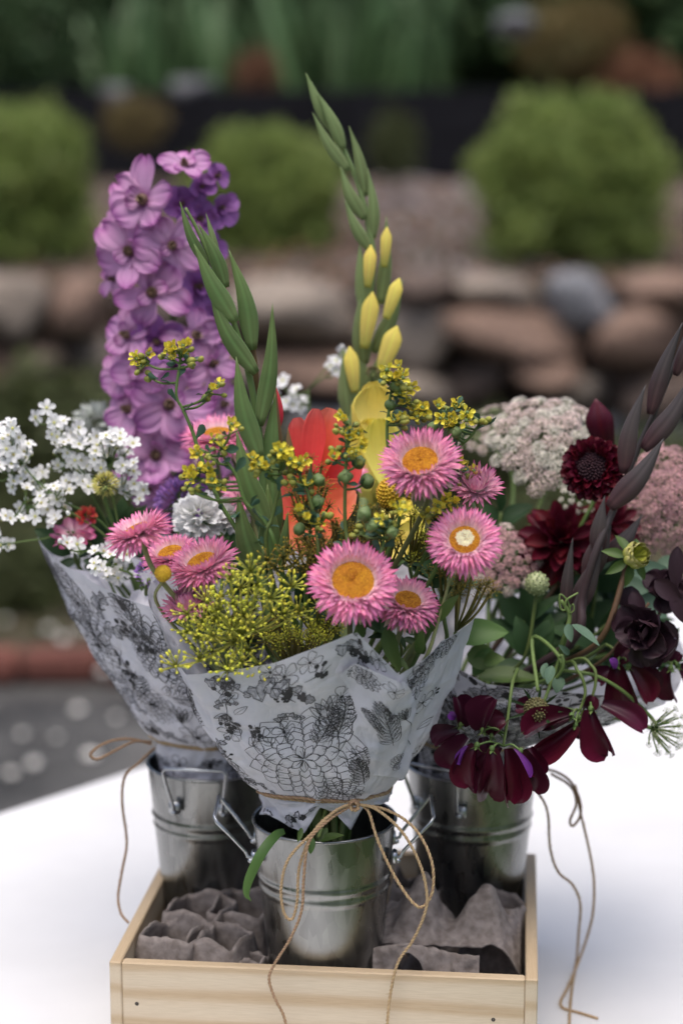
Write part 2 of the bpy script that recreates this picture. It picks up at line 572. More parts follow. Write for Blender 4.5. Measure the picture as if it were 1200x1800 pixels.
# rock wall
rw = thing('rock_wall', 'low dry-laid wall of rough brown and grey stones behind the table', 'wall', (0, 8.3, 0))


def stone_mesh(seed, mat):
    """broken-faced rock: a ball cut by random planes"""
    r = random.Random(seed * 17 + 3)
    pl = []
    for k in range(13):
        n = Vector((r.gauss(0, 1), r.gauss(0, 1), r.gauss(0, 1))).normalized()
        pl.append((n, r.uniform(.66, .98)))
    pl += [(Vector((0, 0, s)), r.uniform(.74, .9)) for s in (-1, 1)]
    off = Vector((seed * 3.1, seed * 1.7, 0))

    def fn(d):
        q = 1.25
        for n, c in pl:
            e = d.dot(n)
            if e > .05:
                q = min(q, c / e)
        return q * (1 + .05 * noise.noise(d * 3 + off) + .03 * noise.noise(d * 8 + off))
    g = G()
    g.ball(Matrix.Identity(4), 1, 1, 1, 22, 14, fn=fn)
    return g.mesh('stone', mat)


STONES = [[stone_mesh(i * 3 + k, mm) for k in range(3)] for i, mm in enumerate(M_ROCKS)]
STONE_PX = [(38, 535, 120, 110, 0), (140, 535, 110, 110, 1), (170, 650, 80, 150, 0), (60, 665, 130, 130, 3), (530, 545, 200, 125, 0), (745, 500, 110, 70, 3), (725, 595, 150, 110, 0),
            (872, 510, 140, 62, 0), (895, 585, 200, 105, 1), (1012, 530, 115, 110, 2), (1120, 585, 160, 100, 1), (575, 650, 210, 75, 1),
            (830, 670, 140, 80, 3), (735, 680, 130, 60, 0), (1015, 690, 120, 70, 0), (1150, 690, 160, 80, 3), (1160, 505, 130, 60, 1),
            (300, 545, 160, 110, 3), (330, 650, 180, 100, 1), (440, 660, 90, 90, 0), (960, 650, 90, 60, 1),
            (1180, 770, 150, 80, 2), (1030, 770, 150, 80, 2), (880, 760, 150, 80, 0), (740, 760, 130, 90, 2), (600, 760, 150, 90, 2), (450, 770, 150, 100, 3), (300, 770, 150, 100, 0), (150, 780, 160, 100, 3), (20, 780, 130, 90, 2)]
for x in range(11):
    for y in range(3):
        STONE_PX.append((-70 - x * 160 + (y % 2) * 60, 530 + y * 110, 165, 115, (x + y) % 4))
        STONE_PX.append((1300 + x * 160 + (y % 2) * 60, 530 + y * 110, 165, 115, (x * 2 + y) % 4))
for i, (px, py, w, h, c) in enumerate(STONE_PX):
    P = at(px, py, 8.2)
    k = mpp(P)
    M = Matrix.Translation(P + Vector((0, .03 * ((i * 7) % 5 - 2), 0))) @ Matrix.Rotation(rg.uniform(-.12, .12), 4, 'Y') @ Matrix.Rotation(rg.uniform(-.3, .3), 4, 'Z') @ Matrix.Diagonal((w * k * .56, .20, h * k * .57, 1))
    part(rw, 'stone', STONES[c][i % 3], M)
g = G()   # smaller chinking stones and earth between
for k in range(480):
    P = Vector((rg.uniform(-5.8, 5.8), 8.32 + rg.uniform(-.05, .08), rg.uniform(.0, .86)))
    g.ball(Matrix.Translation(P) @ Matrix.Rotation(rg.uniform(0, 3), 4, 'Y'), rg.uniform(.03, .09), .06, rg.uniform(.02, .06), 7, 5, fn=lambda d: 1 + .2 * noise.noise(d * 3 + P))
part(rw, 'small_stones', g.mesh('small_stones', M_ROCKS[3]), None, 'stuff')

# red brick edging of the bed
be = thing('brick_edging', 'row of worn red bricks edging the garden bed by the path', 'edging', (0, 4.82, 0))
g = G()
g.box(Matrix.Identity(4), .205, .09, .085, .008)
BR = g.mesh('brick', M_BRICK)
for i in range(34):
    part(be, 'brick', BR, Matrix.Translation((-3.6 + i * .218, 4.82 + rg.uniform(-.012, .012), rg.uniform(.0, .02))) @ Matrix.Rotation(rg.uniform(-.05, .05), 4, 'Z'))

# pale pebbles on the path and in the bed
PEB = [(160, 1327, 38), (60, 1342, 34), (20, 1360, 30), (138, 1247, 30), (112, 1122, 30), (85, 1105, 26), (20, 1035, 30), (182, 1180, 26), (40, 1290, 22), (205, 1260, 20), (100, 1295, 18), (110, 1030, 22), (150, 1105, 24), (10, 1090, 20)]
for i, (px, py, s) in enumerate(PEB):
    z = .012 if py > 1190 else .075
    P = onz(px, py, z)
    o = bpy.data.objects.new('pebble', None)
    r = s / 3200 * P.y * .42
    g = G()
    g.ball(Matrix.Diagonal((1, .8, .55, 1)), r, r, r, 9, 6, fn=lambda d: 1 + .15 * noise.noise(d * 1.5 + P))
    o = bpy.data.objects.new('pebble', g.mesh('pebble', M_PALE))
    tag(o, 'small pale rounded pebble lying on the dark path' if py > 1190 else 'small pale rounded pebble lying in the weedy garden bed', 'pebble', 'pale pebbles on the path' if py > 1190 else 'pale pebbles in the bed')
    link(o, None, Matrix.Translation(P) @ Matrix.Rotation(i * 1.3, 4, 'Z'))


# ---- leaf clouds
def leafmesh(name, pos, nrm, L, W, mat, seed):
    r = np.random.default_rng(seed + 1000)
    n = len(pos)
    d = nrm * .22 + r.normal(0, .8, (n, 3)) + np.array([0, 0, .15])
    d /= np.linalg.norm(d, axis=1, keepdims=True)
    q = r.normal(0, 1, (n, 3))
    s = np.cross(d, q)
    s /= np.linalg.norm(s, axis=1, keepdims=True)
    l = (L * r.uniform(.6, 1.3, n))[:, None]
    w = (W * r.uniform(.6, 1.3, n))[:, None]
    v = np.stack([pos, pos + d * l * .5 + s * w * .5, pos + d * l, pos + d * l * .5 - s * w * .5], 1).reshape(-1, 3)
    me = bpy.data.meshes.new(name)
    me.vertices.add(4 * n)
    me.vertices.foreach_set('co', v.astype(np.float32).ravel())
    me.loops.add(4 * n)
    me.loops.foreach_set('vertex_index', np.arange(4 * n, dtype=np.int32))
    me.polygons.add(n)
    me.polygons.foreach_set('loop_start', np.arange(0, 4 * n, 4, dtype=np.int32))
    me.materials.append(mat)
    uvl = me.uv_layers.new(name='UVMap')
    uv = np.zeros((n, 4, 2), np.float32)
    uv[:, :, 0] = r.uniform(0, 1, n)[:, None]
    uv[:, :, 1] = np.array([0, .5, 1, .5])
    uvl.data.foreach_set('uv', uv.ravel())
    me.update(calc_edges=True)
    me.validate()
    return me


def lump(p, seed, amp):
    o = Vector((seed * 5.3, seed * 2.1, 0))
    return 1 + amp * noise.noise(Vector(p) * 2.2 + o) + amp * .6 * noise.noise(Vector(p) * 5 + o)


def cloud(name, n, L, W, mat, seed, amp=.16, depth=.22, box=0.):
    r = np.random.default_rng(seed)
    d = r.normal(0, 1, (n, 3))
    d /= np.linalg.norm(d, axis=1, keepdims=True)
    k = np.array([lump(q, seed, amp) for q in d])
    if box:
        k *= (1 - box) + box / np.max(np.abs(d), axis=1) * .8
    rad = k * (1 - np.abs(r.normal(0, depth, n)))
    pos = d * np.maximum(rad, .1)[:, None]
    return leafmesh(name, pos, d * .9 + np.array([0, 0, .45]), L, W, mat, seed)


SHRUB = cloud('foliage', 16000, .13, .055, M_SHRUB, 5, .30, .19)
g = G()
for k in range(5):
    a = k * 1.3
    g.tube(cr([Vector((.05 * cos(a), .05 * sin(a), -1.0)), Vector((.15 * cos(a), .15 * sin(a), -.6)), Vector((.4 * cos(a), .4 * sin(a), .1))], 5), [.035 - .002 * i for i in range(11)], 6)
TRUNK = g.mesh('trunk', M_BARK)
for px, py, w, h, Y, lab in [(1003, 335, 345, 350, 9.3, 'rounded bright green clipped shrub at the right end of the stone wall'),
                             (462, 358, 280, 280, 9.6, 'rounded green shrub behind the purple delphinium'),
                             (15, 345, 290, 340, 9.3, 'rounded green shrub cut by the left edge of the view')]:
    P = at(px, py, Y)
    k = mpp(P)
    s = thing('round_shrub', lab, 'shrub', (P.x, P.y, bank_z(P.x, P.y)), 'rounded shrubs on the bank')
    M = Matrix.Translation(P) @ Matrix.Rotation(px, 4, 'Z') @ Matrix.Diagonal((w * k / 2 * .97, w * k / 2 * .97, h * k / 2 * .97, 1))
    part(s, 'foliage', SHRUB, M, 'stuff')
    part(s, 'trunk', TRUNK, M)

# dark boards holding the upper bed
bd = thing('retaining_board', 'long dark board holding up the planted upper bed', 'board', (0, 11.86, 1.3))
for i in range(10):
    g = G()
    g.box(Matrix.Translation((-9 + i * 2.0, 11.86, 1.28)), 1.985, .045, .31, .004)
    g2 = G()
    g2.box(Matrix.Translation((-9 + i * 2.0, 11.865, 1.60)), 1.985, .045, .30, .004)
    part(bd, 'plank', g.mesh('plank', M_BOARD, False))
    part(bd, 'plank', g2.mesh('plank', M_BOARD, False))
    g = G()
    g.box(Matrix.Translation((-8.2 + i * 2.0, 11.80, 1.2)), .07, .07, .68, .004)
    part(bd, 'post', g.mesh('post', M_BOARD, False))

# irises above the board
IRIS = []
for k in range(3):
    g = G()
    g.petal(Matrix.Rotation(-pi / 2, 4, 'Y') @ Matrix.Rotation(pi, 4, 'X') @ Matrix.Rotation(-pi / 2, 4, 'X'), 1, .062, 'strap', .25, .15 + .25 * k, nl=9)
    IRIS.append(g.mesh('leaf', M_IRIS))
IRIS_L = ['iris clump with upright blue-green blades at the top left of the bed', 'iris clump rising straight behind the purple delphinium tip', 'tall iris clump left of the yellow gladiolus tip',
          'iris clump directly behind the tip of the yellow gladiolus', 'iris clump just right of the yellow gladiolus tip', 'loose iris clump above the gap between the two shrubs', 'iris clump furthest right, next to the tan shrub', 'low iris clump above the dark board by the grey boulders']
for i, (px, h) in enumerate([(200, .75), (290, .95), (380, .9), (520, 1.0), (610, 1.0), (690, .95), (770, .8), (450, .6)]):
    P = at(px, 160, 12.4)
    P.z = 1.86
    t = thing('iris_plant', IRIS_L[i], 'iris', P, 'irises above the dark board')
    for q in range(13):
        M = Matrix.Translation(P + Vector((rg.uniform(-.13, .13), rg.uniform(-.15, .15), 0))) @ Matrix.Rotation(rg.uniform(0, 6.3), 4, 'Z') @ Matrix.Rotation(rg.uniform(-.3, .3), 4, 'Y') @ Matrix.Diagonal((1.1, 1.1, h * rg.uniform(.65, 1.1), 1))
        part(t, 'leaf', IRIS[q % 3], M)

# shrubs and hedges further back
HED = [cloud('foliage', 11000, .16, .09, M_HEDGE, 11, .2, .2), cloud('foliage', 11000, .16, .09, M_HEDGE, 12, .25, .2)]
TAN = cloud('foliage', 3500, .14, .06, M_TANLEAF, 13, .25, .25)
RUST = cloud('foliage', 3500, .12, .07, M_RUSTLEAF, 14, .3, .3)
WEED = [cloud('foliage', 1400, .28, .10, M_WEED, 15, .3, .4), cloud('foliage', 1400, .22, .12, M_WEED, 16, .3, .4)]


def bush(name, cat, lab, me, P, s, group=None):
    t = thing(name, lab, cat, (P.x, P.y, P.z - s[2]), group)
    M = Matrix.Translation(P) @ Matrix.Rotation(P.x * 3 + P.y, 4, 'Z') @ Matrix.Diagonal((s[0], s[1], s[2], 1))
    part(t, 'foliage', me, M, 'stuff')
    part(t, 'trunk', TRUNK, M)


BACK = 'dark hedge plants behind the irises'
for i, (x, y, z, s, lab) in enumerate([(-4.2, 14.6, 3.0, 1.5, 'dark evergreen bush at the far left of the back row'), (-2.1, 15.2, 3.0, 1.5, 'dark evergreen bush behind the delphinium and left irises'), (-.3, 14.9, 3.1, 1.5, 'dark evergreen bush behind the tip of the yellow gladiolus'),
                                       (1.6, 15.3, 3.0, 1.5, 'dark evergreen bush behind the right clipped shrub'), (3.6, 14.8, 3.1, 1.6, 'dark evergreen bush at the far right of the back row'), (-6.6, 15, 3.2, 1.8, 'dark evergreen bush beyond the left edge of the bed'), (6.2, 15, 3.2, 1.9, 'dark evergreen bush beyond the right edge of the bed')]):
    bush('evergreen_bush', 'bush', lab, HED[i % 2], Vector((x, y, z)), (s * 1.05, s * .8, s), BACK)
for i, (x, y, z, s, lab) in enumerate([(-5.5, 18, 3.6, 2.3, 'tall dark tree mass at the far left behind the hedge row'), (-1.3, 18.4, 3.6, 2.4, 'tall dark tree mass behind the delphinium and irises'), (2.4, 18.2, 3.6, 2.4, 'tall dark tree mass behind the right clipped shrub'), (6.2, 18, 3.6, 2.4, 'tall dark tree mass at the far right behind the hedge row')]):
    bush('evergreen_tree', 'tree', lab, HED[(i + 1) % 2], Vector((x, y, z)), (s * 1.1, s * .8, s), 'dark trees at the back')
bush('tan_shrub', 'shrub', 'straggly tan and olive shrub at the top right above the board', TAN, at(1010, 75, 12.6), (.62, .4, .32))
bush('rusty_shrub', 'shrub', 'rust coloured low shrub at the right edge above the board', RUST, at(1120, 150, 12.2), (.34, .3, .24))
bush('rusty_shrub', 'shrub', 'small brownish seedling clump between the irises', RUST, at(450, 130, 12.1), (.16, .15, .17))
bush('low_shrub', 'shrub', 'olive green low plant in front of the dark board at left', TAN, at(240, 215, 11.3), (.26, .2, .17))
bush('low_shrub', 'shrub', 'sparse green seedling right of the middle clipped shrub', WEED[0], at(690, 260, 11.0), (.16, .14, .22))
bush('dark_bush', 'bush', 'dark green bush at the upper left corner beside the board', HED[0], at(30, 90, 12.2), (.42, .4, .42))
for i, (px, py, s, lab) in enumerate([(210, 170, 66, 'pale grey boulder left of the other on the upper bed edge'), (340, 162, 74, 'pale grey boulder above the delphinium on the upper bed edge'), (905, 45, 70, 'pale boulder half hidden in the tan shrub')]):
    P = at(px, py, 11.95)
    k = mpp(P)
    o = tag(bpy.data.objects.new('boulder', STONES[2][i % 3]), lab, 'boulder', 'boulders on the upper bed')
    link(o, None, Matrix.Translation(P) @ Matrix.Diagonal((s * k / 2, .14, s * k * .36, 1)))
# weeds in the lower bed
WL = ['leafy olive weed nearest the brick edging at the left edge', 'bushy green weed against the foot of the wall, far left', 'green weed below the white blossom sprays', 'low green weed in the middle of the bed behind the left bouquet', 'weed clump in the bed hidden behind the middle bouquet', 'green weed at the foot of the wall behind the lace flowers', 'green weed near the bricks behind the right bouquet', 'olive weed beside the pale pebbles of the bed', 'tall green weed growing against the wall at left', 'green weed at the right edge of the bed']
for i, (px, Y, s) in enumerate([(20, 5.5, .18), (40, 7.4, .38), (150, 6.3, .26), (260, 6.6, .3), (560, 6.6, .3), (860, 7.4, .3), (1000, 6, .24), (90, 5.7, .15), (75, 7.7, .42), (1150, 6.8, .3)]):
    P = at(px, 900, Y)
    P.z = .05 + s * .55
    bush('weed_plant', 'weed', WL[i], WEED[i % 2], P, (s * 1.3, s, s * .7), 'weeds in the garden bed')
# tall hedge on the photographer's side (seen only mirrored in the pails)
for i, (x, y, z, s, lab) in enumerate([(-3.8, -7.2, 1.0, 1.5, 'tall dark hedge bush behind the viewpoint, left'), (-.4, -7.6, 1.1, 1.6, 'tall dark hedge bush straight behind the viewpoint'), (3.2, -7.4, 1.0, 1.5, 'tall dark hedge bush behind the viewpoint, right'), (7.5, -1, 1.0, 1.6, 'tall dark hedge bush out of view on the right'), (-7.5, -1, 1.0, 1.6, 'tall dark hedge bush out of view on the left')]):
    bush('hedge_bush', 'bush', lab, HED[i % 2], Vector((x, y, z)), (s, s * .8, s), 'hedge around the yard')

# ground litter in the bed
g = G()
for k in range(1800):
    P = Vector((rg.uniform(-2.4, 2.4), rg.uniform(4.9, 8.1), .075))
    g.petal(frame(P, Vector((rg.uniform(-.6, .6), rg.uniform(-.6, .6), 1)), 1, rg.uniform(0, 6)), rg.uniform(.03, .08), .03, 'leaf', .3, .4, nl=3)
link(tag(bpy.data.objects.new('ground_cover', g.mesh('ground_cover', M_WEED)), 'low green ground cover and leaf litter over the bed soil', 'ground cover', kind='stuff'))
# mulch and dead leaves on the bank
for nm, mt, cnt, lab in (('mulch', M_SOIL, 2600, 'dark bark mulch over the foot of the bank'), ('leaf_litter', M_RUSTLEAF, 900, 'dry brown leaf litter over the bank')):
    g = G()
    for k in range(cnt):
        x, y = rg.uniform(-3.4, 3.4), 8.44 + 2.2 * rg.random() ** 1.6
        P = Vector((x, y, bank_z(x, y) + rg.uniform(.0, .03)))
        g.petal(frame(P, Vector((rg.uniform(-.8, .8), rg.uniform(-.9, .5), 1)), 1, rg.uniform(0, 6)), rg.uniform(.03, .09), rg.uniform(.02, .045), 'leaf', .3, .5, nl=3)
    link(tag(bpy.data.objects.new(nm, g.mesh(nm, mt)), lab, nm.replace('_', ' '), kind='stuff'))
# pale stones on the bank
g = G()
for k in range(2600):
    x, y = rg.uniform(-3.2, 3.2), rg.uniform(8.5, 11.7)
    if rg.random() > .06 + .9 * math.exp(-((x - .55) / .45) ** 2):
        continue
    P = Vector((x, y, bank_z(x, y) + .008))
    r = rg.uniform(.012, .04)
    g.ball(Matrix.Translation(P) @ Matrix.Rotation(rg.uniform(0, 6), 4, 'Z') @ Matrix.Diagonal((1, .75, .5, 1)), r, r, r, 6, 4)
link(tag(bpy.data.objects.new('gravel', g.mesh('gravel', M_CHIP)), 'pale stone chips spread over the sloping bank', 'gravel', kind='stuff'))

# ------------------------------------------------------------------ table
M_TABLE = flat_mat('table_white', (.62, .62, .615), (.69, .69, .685), 5, .5, .06, .0004, 5, spec=.4)
M_TLEG = flat_mat('table_leg_grey', (.30, .31, .32), (.34, .35, .36), 30, .4, 0, metallic=.6)
TZ = .75
ta, tb = onz(0, 1425, TZ), onz(262, 1340, TZ)
tu = (tb - ta).normalized()
tn = Vector((tu.y, -tu.x, 0))
tc0 = ta + tu * .28 + tn * .385
TM = Matrix((tu, tn, Vector((0, 0, 1)))).transposed().to_4x4()
TM.translation = (tc0.x, tc0.y, 0)
if TM.to_3x3().determinant() < 0:
    TM = TM @ Matrix.Diagonal((1, -1, 1, 1))
tb_ = thing('folding_table', 'white rectangular outdoor table under the flower crate', 'table', (tc0.x, tc0.y, 0))
g = G()
g.box(TM @ Matrix.Translation((0, 0, TZ - .042)), 1.95, .77, .042, .007)
part(tb_, 'tabletop', g.mesh('tabletop', M_TABLE, False))
for sx in (-1, 1):
    for sy in (-1, 1):
        g = G()
        g.tube([TM @ Vector((sx * .78, sy * .31, 0)), TM @ Vector((sx * .74, sy * .29, TZ - .0425))], .014, 10)
        part(tb_, 'leg', g.mesh('leg', M_TLEG))
    g = G()
    g.tube([TM @ Vector((sx * .768, -.304, .22)), TM @ Vector((sx * .768, .304, .22))], .01, 8)
    part(tb_, 'brace', g.mesh('brace', M_TLEG))

# ------------------------------------------------------------------ wooden crate


def wood_mat(name, axis):
    m, nt, p, out = _base(name)
    st = {'x': (1.2, 9, 9), 'y': (9, 1.2, 9)}[axis]
    vec = _scaled(nt, 'Object', *st)
    n1 = _noise(nt, 5, 4, vec)
    w = nt.nodes.new('ShaderNodeTexWave')
    w.wave_type = 'RINGS'
    w.rings_direction = 'X' if axis == 'x' else 'Y'
    w.inputs['Scale'].default_value = 1.6
    w.inputs['Distortion'].default_value = 5
    w.inputs['Detail'].default_value = 2
    w.inputs['Detail Scale'].default_value = .8
    _lk(nt, vec, w.inputs[0])
    r = _ramp(nt, [(0, (.62, .53, .39)), (.6, (.59, .49, .35)), (.9, (.49, .37, .23)), (1, (.54, .43, .29))])
    _lk(nt, _math(nt, 'ADD', _math(nt, 'MULTIPLY', w.outputs[0], .75), _math(nt, 'MULTIPLY', n1.outputs[0], .3)), r.inputs[0])
    fine = _noise(nt, 60, 3, _scaled(nt, 'Object', *[q * (1 if q < 2 else 4) for q in st]))
    mx = nt.nodes.new('ShaderNodeMixRGB')
    mx.blend_type = 'MULTIPLY'
    mx.inputs[0].default_value = .35
    _lk(nt, r.outputs[0], mx.inputs[1])
    _lk(nt, _ramp(nt, [(.3, (.7, .66, .6)), (.6, (1, 1, 1))]).outputs[0], mx.inputs[2])
    _lk(nt, fine.outputs[0], mx.inputs[2].links[0].from_node.inputs[0])
    _lk(nt, mx.outputs[0], p.inputs['Base Color'])
    p.inputs['Roughness'].default_value = .6
    _bump(nt, fine.outputs[0], .15, .0008, p)
    return m


M_WOODX = wood_mat('pine_lengthwise', 'x')
M_WOODY = wood_mat('pine_crosswise', 'y')
M_NAIL = flat_mat('nail_steel', (.05, .045, .04), (.10, .09, .08), 400, .5, 0, metallic=.7)
BOXB = .078
BZ = TZ + BOXB
cl, crr = onz(192, 1690, BZ), onz(945, 1722, BZ)
bx = (crr - cl)
BW = bx.length
bx.normalize()
by = Vector((-bx.y, bx.x, 0))
BD = .236
BM = Matrix((bx, by, Vector((0, 0, 1)))).transposed().to_4x4()
BM.translation = (cl.x, cl.y, TZ)
cr_ = thing('wooden_crate', 'shallow light pine crate holding three metal pails', 'crate', cl + bx * BW / 2 + by * BD / 2 - Vector((0, 0, BOXB)))
T = .0085


def brd(name, x0, x1, y0, y1, z0, z1, mat):
    """each board has its own origin so its grain differs from the next"""
    g = G()
    g.box(Matrix.Identity(4), x1 - x0, y1 - y0, z1 - z0, .0009)
    return part(cr_, name, g.mesh(name, mat, False), BM @ Matrix.Translation(((x0 + x1) / 2, (y0 + y1) / 2, z0)))


fb = brd('front_board', T + .0002, BW - T - .0002, 0.0004, T, .0, BOXB - .0005, M_WOODX)
brd('back_board', T + .0002, BW - T - .0002, BD - T, BD - .0004, .0, BOXB - .0005, M_WOODX)
brd('side_board', 0, T, 0, BD, 0, BOXB, M_WOODY)
brd('side_board', BW - T, BW, 0, BD, 0, BOXB, M_WOODY)
brd('base_board', T + .0004, BW / 2 - .0005, T + .0004, BD - T - .0004, .002, .008, M_WOODX)
brd('base_board', BW / 2 + .0005, BW - T - .0004, T + .0004, BD - T - .0004, .002, .008, M_WOODX)
for x in (.019, BW - .030):
    for z in (.047, .0265):
        g = G()
        g.lathe(BM @ Matrix.Translation((x + (.001 if z < .03 else 0), .0005, z)) @ Matrix.Rotation(pi / 2, 4, 'X'), [(.0002, .0002), (.0013, .0003), (.0016, .0)], 10)
        part(fb, 'nail', g.mesh('nail', M_NAIL))

# ------------------------------------------------------------------ egg-carton packing
M_PULP = flat_mat('paper_pulp', (.15, .125, .11), (.26, .225, .205), 160, .95, .7, .0012, 6)


def inbox(x, y, z):
    return BM @ Vector((x, y, z))


t = tag(bpy.data.objects.new('egg_tray', None), 'grey pulp egg tray lining the crate under the pails', 'egg tray')
g = G()


def tray(u, v):
    x = T + .002 + u * (BW - 2 * T - .004)
    y = T + .002 + v * (BD - 2 * T - .004)
    return inbox(x, y, .031 + min(.0125, max(-.015, .02 * cos(x * 2 * pi / .047) * cos(y * 2 * pi / .047))))


g.grid(tray, 72, 54)
o = bpy.data.objects.new('egg_tray', g.mesh('egg_tray', M_PULP))
link(tag(o, 'grey pulp egg tray lining the crate under the pails', 'egg tray'))


def frustum(g, c, r0, r1, h, seed, tear=.006, n=28, m=0, sq=.5, lean=(0, 0)):
    rows = 9
    vs, us, fs = [], [], []
    for i in range(rows + 1):
        f = i / rows
        for k in range(n):
            a = 2 * pi * k / n
            q = (1 - sq) + sq / max(abs(cos(a + .4)), abs(sin(a + .4))) * .85
            r = (r0 + (r1 - r0) * f ** .8) * q * (1 + .05 * noise.noise(Vector((cos(a) * 1.5, sin(a) * 1.5, seed + f * 2))))
            top = h + .0018 * cos(4 * (a + .4)) * (1 if seed != 3 else .3) + tear * (noise.noise(Vector((cos(a) * 1.1, sin(a) * 1.1, seed * 3.3))) * 1.3 + .3 * noise.noise(Vector((cos(a) * 5, sin(a) * 5, seed))))
            z = top * f + .0012 * noise.noise(Vector((a * 3, f * 6, seed)))
            vs.append(c + Vector((r * cos(a) + lean[0] * f, r * sin(a) + lean[1] * f, z)))
            us.append((k / n, f))
    for i in range(rows):
        for k in range(n):
            k2 = (k + 1) % n
            fs.append((i * n + k, i * n + k2, (i + 1) * n + k2, (i + 1) * n + k))
    g.add(vs, fs, us, m)


def solid(o, th=.0016):
    md = o.modifiers.new('thickness', 'SOLIDIFY')
    md.thickness = th
    md.offset = 0
    return o


g = G()
for px, py, Y, r0, r1, h, sd, ln in [(304, 1650, 1.245, .030, .024, .040, 1, (.003, .004)), (384, 1655, 1.237, .031, .023, .038, 2, (-.001, .006)), (432, 1690, 1.228, .015, .010, .026, 3, (.006, 0)), (352, 1600, 1.29, .031, .025, .041, 4, (.0, .0)), (432, 1600, 1.295, .032, .026, .042, 5, (0, 0))]:
    P = at(px, py, Y)
    P.z = TZ + .040
    frustum(g, P, r0, r1, h, sd, .005, n=48, sq=.85, lean=ln)
link(solid(tag(bpy.data.objects.new('egg_carton', g.mesh('egg_carton', M_PULP)), 'torn grey egg carton cups stuffed into the left of the crate', 'egg carton', 'torn egg carton packing')))

g = G()
cA = onz(655, 1668, BZ + .002)
cB = onz(842, 1672, BZ + .004)


def flap(u, v):
    """lid edge with arches cut out below its folded rim"""
    a = cA.lerp(cB, u)
    nz = noise.noise(Vector((u * 7, v * 4, 2.2)))
    if v < .5:
        f = v / .5
        return a + by * (.016 * (1 - f) + .003 * nz) + Vector((0, 0, -.010 * (1 - f) + .0022 * noise.noise(Vector((u * 11, 2, 1))) + .004 * sin(u * 5)))
    f = (v - .5) / .5
    arch = max(0., cos((u * 1.9 - .66) * 2 * pi)) if u < .78 else 0
    lip = .0045 + .016 * (1 - arch ** .45) * (1 - .45 * max(0, u - .6))
    return a - by * (.005 * f + .0025 * nz) + Vector((0, 0, -lip * f + .0022 * noise.noise(Vector((u * 11, 2, 1))) + .004 * sin(u * 5)))


g.grid(flap, 64, 20)
c2A, c2B = onz(672, 1640, BZ + .002), onz(915, 1650, BZ + .0)


def lid(u, v):
    """crumpled sloping lid behind, with two sunken cells and a torn back edge"""
    a = c2A.lerp(c2B, u)
    back = .050 + .012 * noise.noise(Vector((u * 6, 0, 5))) + .005 * noise.noise(Vector((u * 19, 3, 5)))
    pk = lambda c, w: 1 / (1 + math.exp((abs(u - c) - w) / .025)) / (1 + math.exp((abs(v - .55) - .27) / .05))
    z = .010 * v + .019 * pk(.24, .13) + .017 * pk(.68, .14) + .003 * .007 * noise.noise(Vector((u * 3.2, v * 2.0, 8))) + .005 * (abs(noise.noise(Vector((u * 7, v * 5, 1)))) - .2)
    z += .016 * math.exp(-((u - .30) / .10) ** 2 - ((v - .75) / .3) ** 2) + .012 * math.exp(-((u - .78) / .12) ** 2 - ((v - .55) / .3) ** 2) - .016 * math.exp(-((u - .55) / .07) ** 2 - ((v - .95) / .35) ** 2) - .03 * max(0, u - .86) * 5 * (1 - v)
    return a + by * (back * v - .004) + Vector((.0, 0, z - .006))


g.grid(lid, 70, 34)
P = onz(870, 1640, BZ - .02)
frustum(g, Vector((P.x, P.y, TZ + .038)), .030, .022, .040, 8, .012, lean=(.003, .004))
P = onz(740, 1600, BZ - .02)
frustum(g, Vector((P.x, P.y + .01, TZ + .038)), .032, .021, .043, 9, .012)
link(solid(tag(bpy.data.objects.new('egg_carton', g.mesh('egg_carton', M_PULP)), 'torn grey egg carton lid with arched edge stuffed into the right of the crate', 'egg carton', 'torn egg carton packing')))

# ------------------------------------------------------------------ pails


def galv_mat():
    m, nt, p, out = _base('galvanised_steel')
    tc = _scaled(nt, 'Object', 1, 1, .35)
    v = nt.nodes.new('ShaderNodeTexVoronoi')
    v.inputs['Scale'].default_value = 190
    _lk(nt, tc, v.inputs[0])
    sp = nt.nodes.new('ShaderNodeSeparateXYZ')
    _lk(nt, v.outputs['Color'], sp.inputs[0])
    n = _noise(nt, 30, 5, tc)
    r = _ramp(nt, [(.15, (.12, .125, .125)), (.85, (.44, .445, .43))])
    mixv = _math(nt, 'ADD', _math(nt, 'MULTIPLY', sp.outputs[0], .20), _math(nt, 'MULTIPLY', n.outputs[0], .80))
    _lk(nt, mixv, r.inputs[0])
    _lk(nt, r.outputs[0], p.inputs['Base Color'])
    p.inputs['Metallic'].default_value = 1
    _lk(nt, _math(nt, 'ADD', _math(nt, 'MULTIPLY', mixv, .40), .10), p.inputs['Roughness'])
    _bump(nt, n.outputs[0], .10, .0015, p)
    return m


M_GALV = galv_mat()
M_WIRE = flat_mat('handle_wire', (.42, .44, .46), (.52, .54, .56), 300, .3, .05, .0002, metallic=1)
PZ = TZ + .044
PH = .125
RIMZ = PZ + PH


def prof_pts(inner):
    pts = []
    for i in range(61):
        f = i / 60
        z = PH * f
        r = .0390 + .0115 * f
        for c in (PH - .0395, PH - .0475):
            r += .0013 * math.exp(-((z - c) / .0013) ** 2)
        pts.append((r - (.0006 if inner else 0), z))
    return pts


g = G()
outp = [(.0002, .0035), (.035, .003), (.0372, .0005), (.039, 0)] + prof_pts(False)
g.lathe(Matrix.Identity(4), outp, 72)
g.lathe(Matrix.Identity(4), (prof_pts(True)[::-1] + [(.0002, .0042)]), 72)
PAIL_BODY = g.mesh('body', M_GALV)
g = G()
g.lathe(Matrix.Identity(4), [(.0505 + .0013 * cos(a), PH + .0013 * sin(a)) for a in [2 * pi * k / 8 for k in range(8)]], 72, closed=True)
PAIL_RIM = g.mesh('rim', M_GALV)


